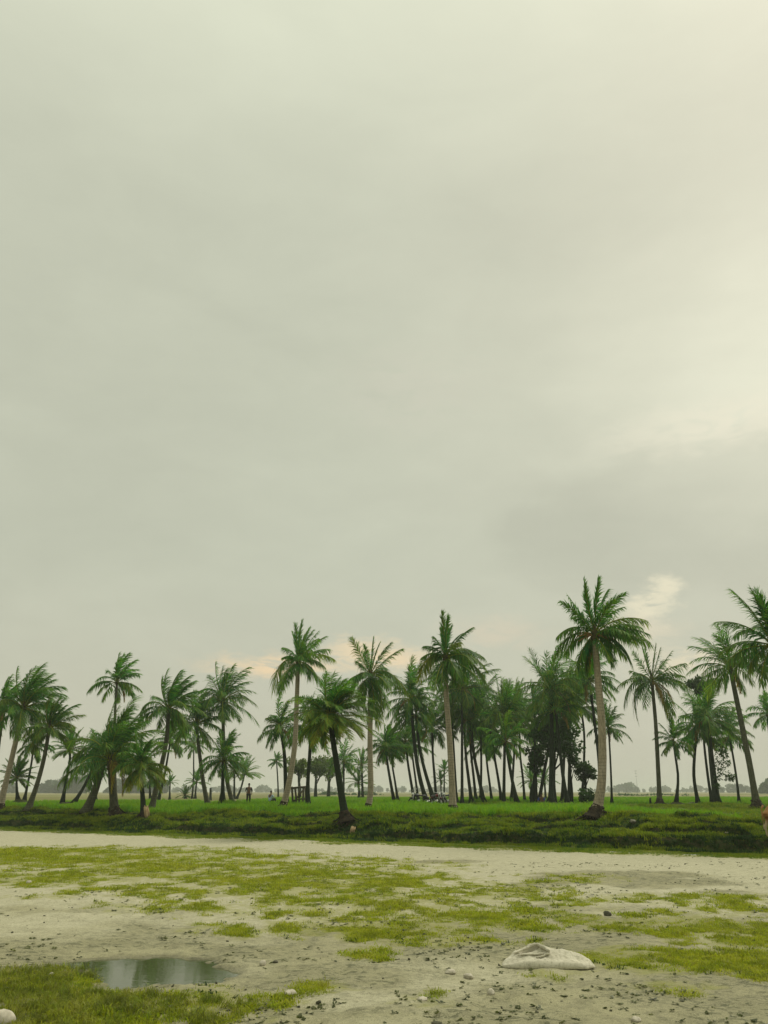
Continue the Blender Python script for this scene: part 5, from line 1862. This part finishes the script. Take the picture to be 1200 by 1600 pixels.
person((g[0], g[1], g[2] + .26), R(-35), si_j, st_e, si_sh, si_tr, 'person in a light blue shirt sitting at the rice edge, back turned', (0, .085, .905), M['sky_shirt'], M['dark_trousers'], 'people in the field')
# the low earth hump they sit on
MB().ball((g[0], g[1] + .05, g[2] - .02), (.55, .5, .29), 14, 8, .06, 4).build('earth_hump', M['root'])
tag(bpy.data.objects['earth_hump'], 'low dark earth hump under the person in light blue', 'mound')
g = gpos(847, 61)
person((g[0], g[1], g[2] + .02), R(150), si_j, st_e, si_sh, si_tr, 'person in dark blue sitting on the ground among the grove trunks', (0, .085, .905), M['blue_shirt'], M['dark_trousers'], 'people in the field')

# ------------------------------------------------------------------ cow
def build_cow():
    g = ground_hit(1206, 1311)
    J = [((0, 0, .98), (.20, .22)), ((.35, 0, .92), (.25, .27)), ((.75, 0, .92), (.25, .28)), ((1.10, 0, .98), (.21, .26)), ((1.32, 0, 1.02), (.13, .18)), ((1.52, 0, .92), (.11, .13)), ((1.66, 0, .78), (.095, .11)), ((1.80, 0, .58), .065),
         ((.04, .13, .80), .13), ((.10, .14, .58), .075), ((-.05, .14, .36), .042), ((-.02, .14, .10), .034), ((.03, .14, .03), .04),
         ((.04, -.13, .80), .13), ((.14, -.14, .58), .075), ((.02, -.14, .36), .042), ((.04, -.14, .10), .034), ((.09, -.14, .03), .04),
         ((1.08, .12, .74), .10), ((1.07, .13, .42), .048), ((1.07, .13, .10), .034), ((1.11, .13, .03), .04),
         ((1.12, -.12, .74), .10), ((1.15, -.13, .42), .048), ((1.15, -.13, .10), .034), ((1.19, -.13, .03), .04)]
    E = [(0, 1), (1, 2), (2, 3), (3, 4), (4, 5), (5, 6), (6, 7), (0, 8), (8, 9), (9, 10), (10, 11), (11, 12), (0, 13), (13, 14), (14, 15), (15, 16), (16, 17),
         (3, 18), (18, 19), (19, 20), (20, 21), (3, 22), (22, 23), (23, 24), (24, 25)]
    m, t, o = new_mat('cow_hide')
    tco = t.n('ShaderNodeTexCoord').outputs['Object']
    sp = t.n('ShaderNodeSeparateXYZ')
    t.l(tco, sp.inputs[0])
    n = t.noise(tco, 4, 5, .6)
    c = t.mix(t.ramp(n, .38, .65), (0.26, 0.125, 0.035), (0.36, 0.20, 0.075))
    zz = t.math('MULTIPLY_ADD', n, .3, sp.outputs['Z'])
    c = t.mix(t.ramp(zz, .80, .50), c, (0.42, 0.35, 0.22))
    principled(t, o, c, .75, .2, bump(t, t.noise(tco, 60, 3), .3, .01))
    root = empty('cow', g)
    root.rotation_euler = (0, 0, R(24))
    root.scale = (.92, .92, .92)
    tag(root, 'brown cow with pale legs, rump showing at the picture edge', 'cow')
    skin_obj('body', J, E, m, root, 2, 2)
    tl = MB().tube([(-.17, 0, 1.04), (-.25, 0, .96), (-.26, .01, .70), (-.24, .02, .45)], [.035, .028, .02, .016], 7)
    tl.ball((-.24, .02, .38), (.03, .03, .09), 7, 6)
    tl.build('tail', m, root)
    ear = MB()
    for s in (-1, 1):
        ear.ball((1.60, s * .17, .86), (.05, .09, .03), 8, 6)
    ear.build('ear', m, root)
    hn = MB()
    for s in (-1, 1):
        hn.tube([(1.58, s * .07, .90), (1.56, s * .13, .99), (1.58, s * .12, 1.09)], [.025, .018, .005], 6)
    hn.build('horn', M['stone'], root)


build_cow()


# ------------------------------------------------------------------ motorbikes
def build_motorbike(px, Y, rz, paint, label):
    x, y, z = gpos(px, Y)
    root = empty('motorbike', (x, y, z + .02))
    root.rotation_euler = (R(7), 0, rz)
    tag(root, label, 'motorbike', 'motorbikes parked under the palms')
    for wx in (-.62, .62):
        wh = MB().torus((wx, 0, .30), .25, .05, seg=22).build('wheel', M['tyre'], root)
        rim = MB().torus((wx, 0, .30), .19, .014, seg=18, sides=6)
        for k in range(6):
            a = k * math.pi / 3
            rim.tube([(wx, 0, .30), (wx + math.cos(a) * .19, 0, .30 + math.sin(a) * .19)], .010, 5)
        rim.tube([(wx, -.06, .30), (wx, .06, .30)], .035, 8)
        rim.build('rim', M['chrome'], wh)
    MB().tube([(.50, 0, .82), (.15, 0, .62), (-.25, 0, .55), (-.62, 0, .30)], [.03, .035, .03, .022], 7).tube([(.40, 0, .75), (.22, 0, .30), (-.20, 0, .30), (-.28, 0, .58)], .022, 6).build('frame', M['moto_black'], root)
    MB().ball((.02, 0, .34), (.20, .13, .15), 10, 8, .08, 2).build('engine', M['chrome'], root)
    MB().ball((.20, 0, .76), (.25, .13, .12), 12, 8).build('fuel_tank', M[paint], root)
    MB().ball((-.28, 0, .74), (.36, .13, .065), 12, 8).build('seat', M['moto_black'], root)
    MB().ball((-.62, 0, .62), (.20, .09, .06), 10, 6).ball((.62, 0, .60), (.20, .06, .035), 10, 6).build('mudguard', M[paint], root)
    fk = MB()
    for s in (-1, 1):
        fk.tube([(.62, s * .07, .30), (.45, s * .07, .88)], .02, 6)
    fk.build('fork', M['chrome'], root)
    MB().tube([(.34, -.36, 1.0), (.42, -.18, .98), (.44, 0, .93), (.42, .18, .98), (.34, .36, 1.0)], .016, 6).build('handlebar', M['chrome'], root)
    MB().ball((.54, 0, .86), (.08, .09, .09), 10, 8).build('headlight', M['glass'], root)
    for s in (-1, 1):
        MB().tube([(.38, s * .28, .99), (.36, s * .34, 1.14)], .008, 5).ball((.35, s * .36, 1.17), (.02, .055, .04), 8, 6).build('mirror', M['chrome'], root)
    MB().tube([(.05, .14, .25), (-.3, .16, .24), (-.75, .17, .36)], [.025, .04, .045], 7).build('exhaust', M['chrome'], root)


build_motorbike(656, 61.5, R(200), 'moto_black', 'black motorbike parked left of the leaning palm pair')
build_motorbike(683, 60.0, R(-62), 'moto_red', 'dark red motorbike with bright headlamp between leaning trunks')
build_motorbike(692, 61.5, R(-75), 'moto_black', 'motorbike facing the bank in the middle of the parked row')
build_motorbike(702, 62.5, R(-50), 'moto_blue', 'dark blue motorbike parked beside the pale straight palm')


# ------------------------------------------------------------------ timber frame, stumps, log pieces
def build_frame():
    Y = 60.0
    c = gpos(468, Y)
    m_px = Y / F_PX
    root = empty('timber_frame', c)
    tag(root, 'rough timber frame of posts and rails beside the pale leaning palm', 'frame')

    def L(px, py, dy=0):
        q = at(px, py, Y + dy)
        return (q[0] - c[0], q[1] - c[1], q[2] - c[2])
    for (a, b, dy) in (((457, 1266), (456, 1229), 0), ((467, 1263), (467, 1230), .9), ((478, 1266), (477, 1230), -.5), ((463, 1262), (461, 1231), .6), ((472, 1262), (474, 1231), 1.0)):
        p = [L(a[0], a[1], dy), L(b[0], b[1], dy)]
        MB().tube(smooth_path([p[0], ((p[0][0] + p[1][0]) / 2 + .03, p[0][1], (p[0][2] + p[1][2]) / 2), p[1]], 6), .075, 7).build('post', M['bamboo'], root)
    for (a, b, dy, r) in (((452, 1232), (484, 1229), -.3, .075), ((454, 1231.5), (480, 1229.5), .8, .06), ((457, 1251), (480, 1247), -.2, .05)):
        MB().tube([L(a[0], a[1], dy), L((a[0] + b[0]) / 2, (a[1] + b[1]) / 2 - .4, dy), L(b[0], b[1], dy)], r, 7).build('rail', M['bamboo'], root)
    for (a, b, dy) in (((458, 1254), (474, 1234), -.1), ((476, 1250), (483, 1234), .3)):
        MB().tube([L(a[0], a[1], dy), L(b[0], b[1], dy)], .06, 7).build('brace', M['bamboo'], root)


build_frame()


def stump(px, base_py, top_py, wpx, label, he=1.1, mat='dark_bark'):
    d = ray(px, base_py)
    k = -he / d[2]
    x, Y = d[0] * k, d[1] * k
    z0 = h1(x, Y)
    t_ = at(px, top_py, Y)
    r = wpx * Y / F_PX / 2
    rr = np.random.default_rng(int(px))
    n = 7
    pts = np.stack([np.linspace(x, t_[0], n), np.full(n, Y), np.linspace(z0 - .1, t_[2], n)], 1)
    jj = rr.normal(1, .08, (n, 10))
    mb = MB().tube(pts, r * np.linspace(1.25, .9, n), 10, True, lambda i, q: jj[i, q])
    mb.tube([pts[-1] + [r * .3, 0, -.05], pts[-1] + [r * .35, 0, r * 1.2]], [r * .35, r * .1], 6)
    o = mb.build('palm_stump', M[mat], None, True, (x, Y, z0))
    o.location = (x, Y, z0)
    tag(o, label, 'stump')


stump(329, 1251, 1231, 3.2, 'bare dark palm stump standing like a post beside the curving palm')
stump(1016, 1258, 1247, 3.0, 'short broken stump just left of the star crowned palm', 1.0)


def chunk(px, py, wx, hx, tilt, label, dy=0.0, lift=.0, seed=0):
    g = ground_hit(px, py)
    k = g[1] / F_PX
    rr = np.random.default_rng(seed)
    mb = MB()
    for q in range(9):
        a = rr.uniform(0, 6.28)
        d = rr.random() ** .5
        bx, by = math.cos(a) * d * wx * k * .7, math.sin(a) * d * wx * k * .45
        z0, z1 = -hx * k * rr.uniform(.7, 1.0), hx * k * rr.uniform(.35, 1.05)
        r = wx * k * rr.uniform(.28, .46)
        pts = np.array([[bx, by, z0], [bx * 1.1, by, (z0 + z1) / 2], [bx * 1.25 + rr.normal(0, .02), by, z1]])
        jj = rr.normal(1, .16, (3, 7))
        mb.tube(pts, [r * .8, r, r * rr.uniform(.35, .8)], 7, True, lambda i, q_: jj[i, q_])
    o = mb.build('cut_log', M['cutwood'])
    o.location = (g[0], g[1] + dy, g[2] + hx * k * .75 + lift)
    o.rotation_euler = (R(-8), R(tilt), 0)
    tag(o, label, 'log')


chunk(230, 1277, 4.2, 9.5, -14, 'pale splintered piece of cut palm log against the low yellowed palm', -.25, .0, 12)
chunk(551, 1302, 5.0, 6.5, 8, 'pale split palm stump end lying at the foot of the dark thick trunked palm', -.1, -.06, 13)

# ------------------------------------------------------------------ haze
hz = MB().box((0, 1650, 24 - 13.5), (6600, 3420, 27))
# box spans z from -3 to 24
mh = bpy.data.materials.new('haze')
mh.use_nodes = True
mh.node_tree.nodes.clear()
th = NT(mh.node_tree)
oh = th.n('ShaderNodeOutputMaterial')
pv = th.n('ShaderNodeVolumePrincipled')
pv.inputs['Color'].default_value = (0.86, 0.90, 0.88, 1)
pv.inputs['Density'].default_value = 0.00050
th.l(pv.outputs[0], oh.inputs['Volume'])
o = hz.build('haze', mh, None, False)
tag(o, 'thin pale haze lying over the fields', 'haze', kind='stuff')
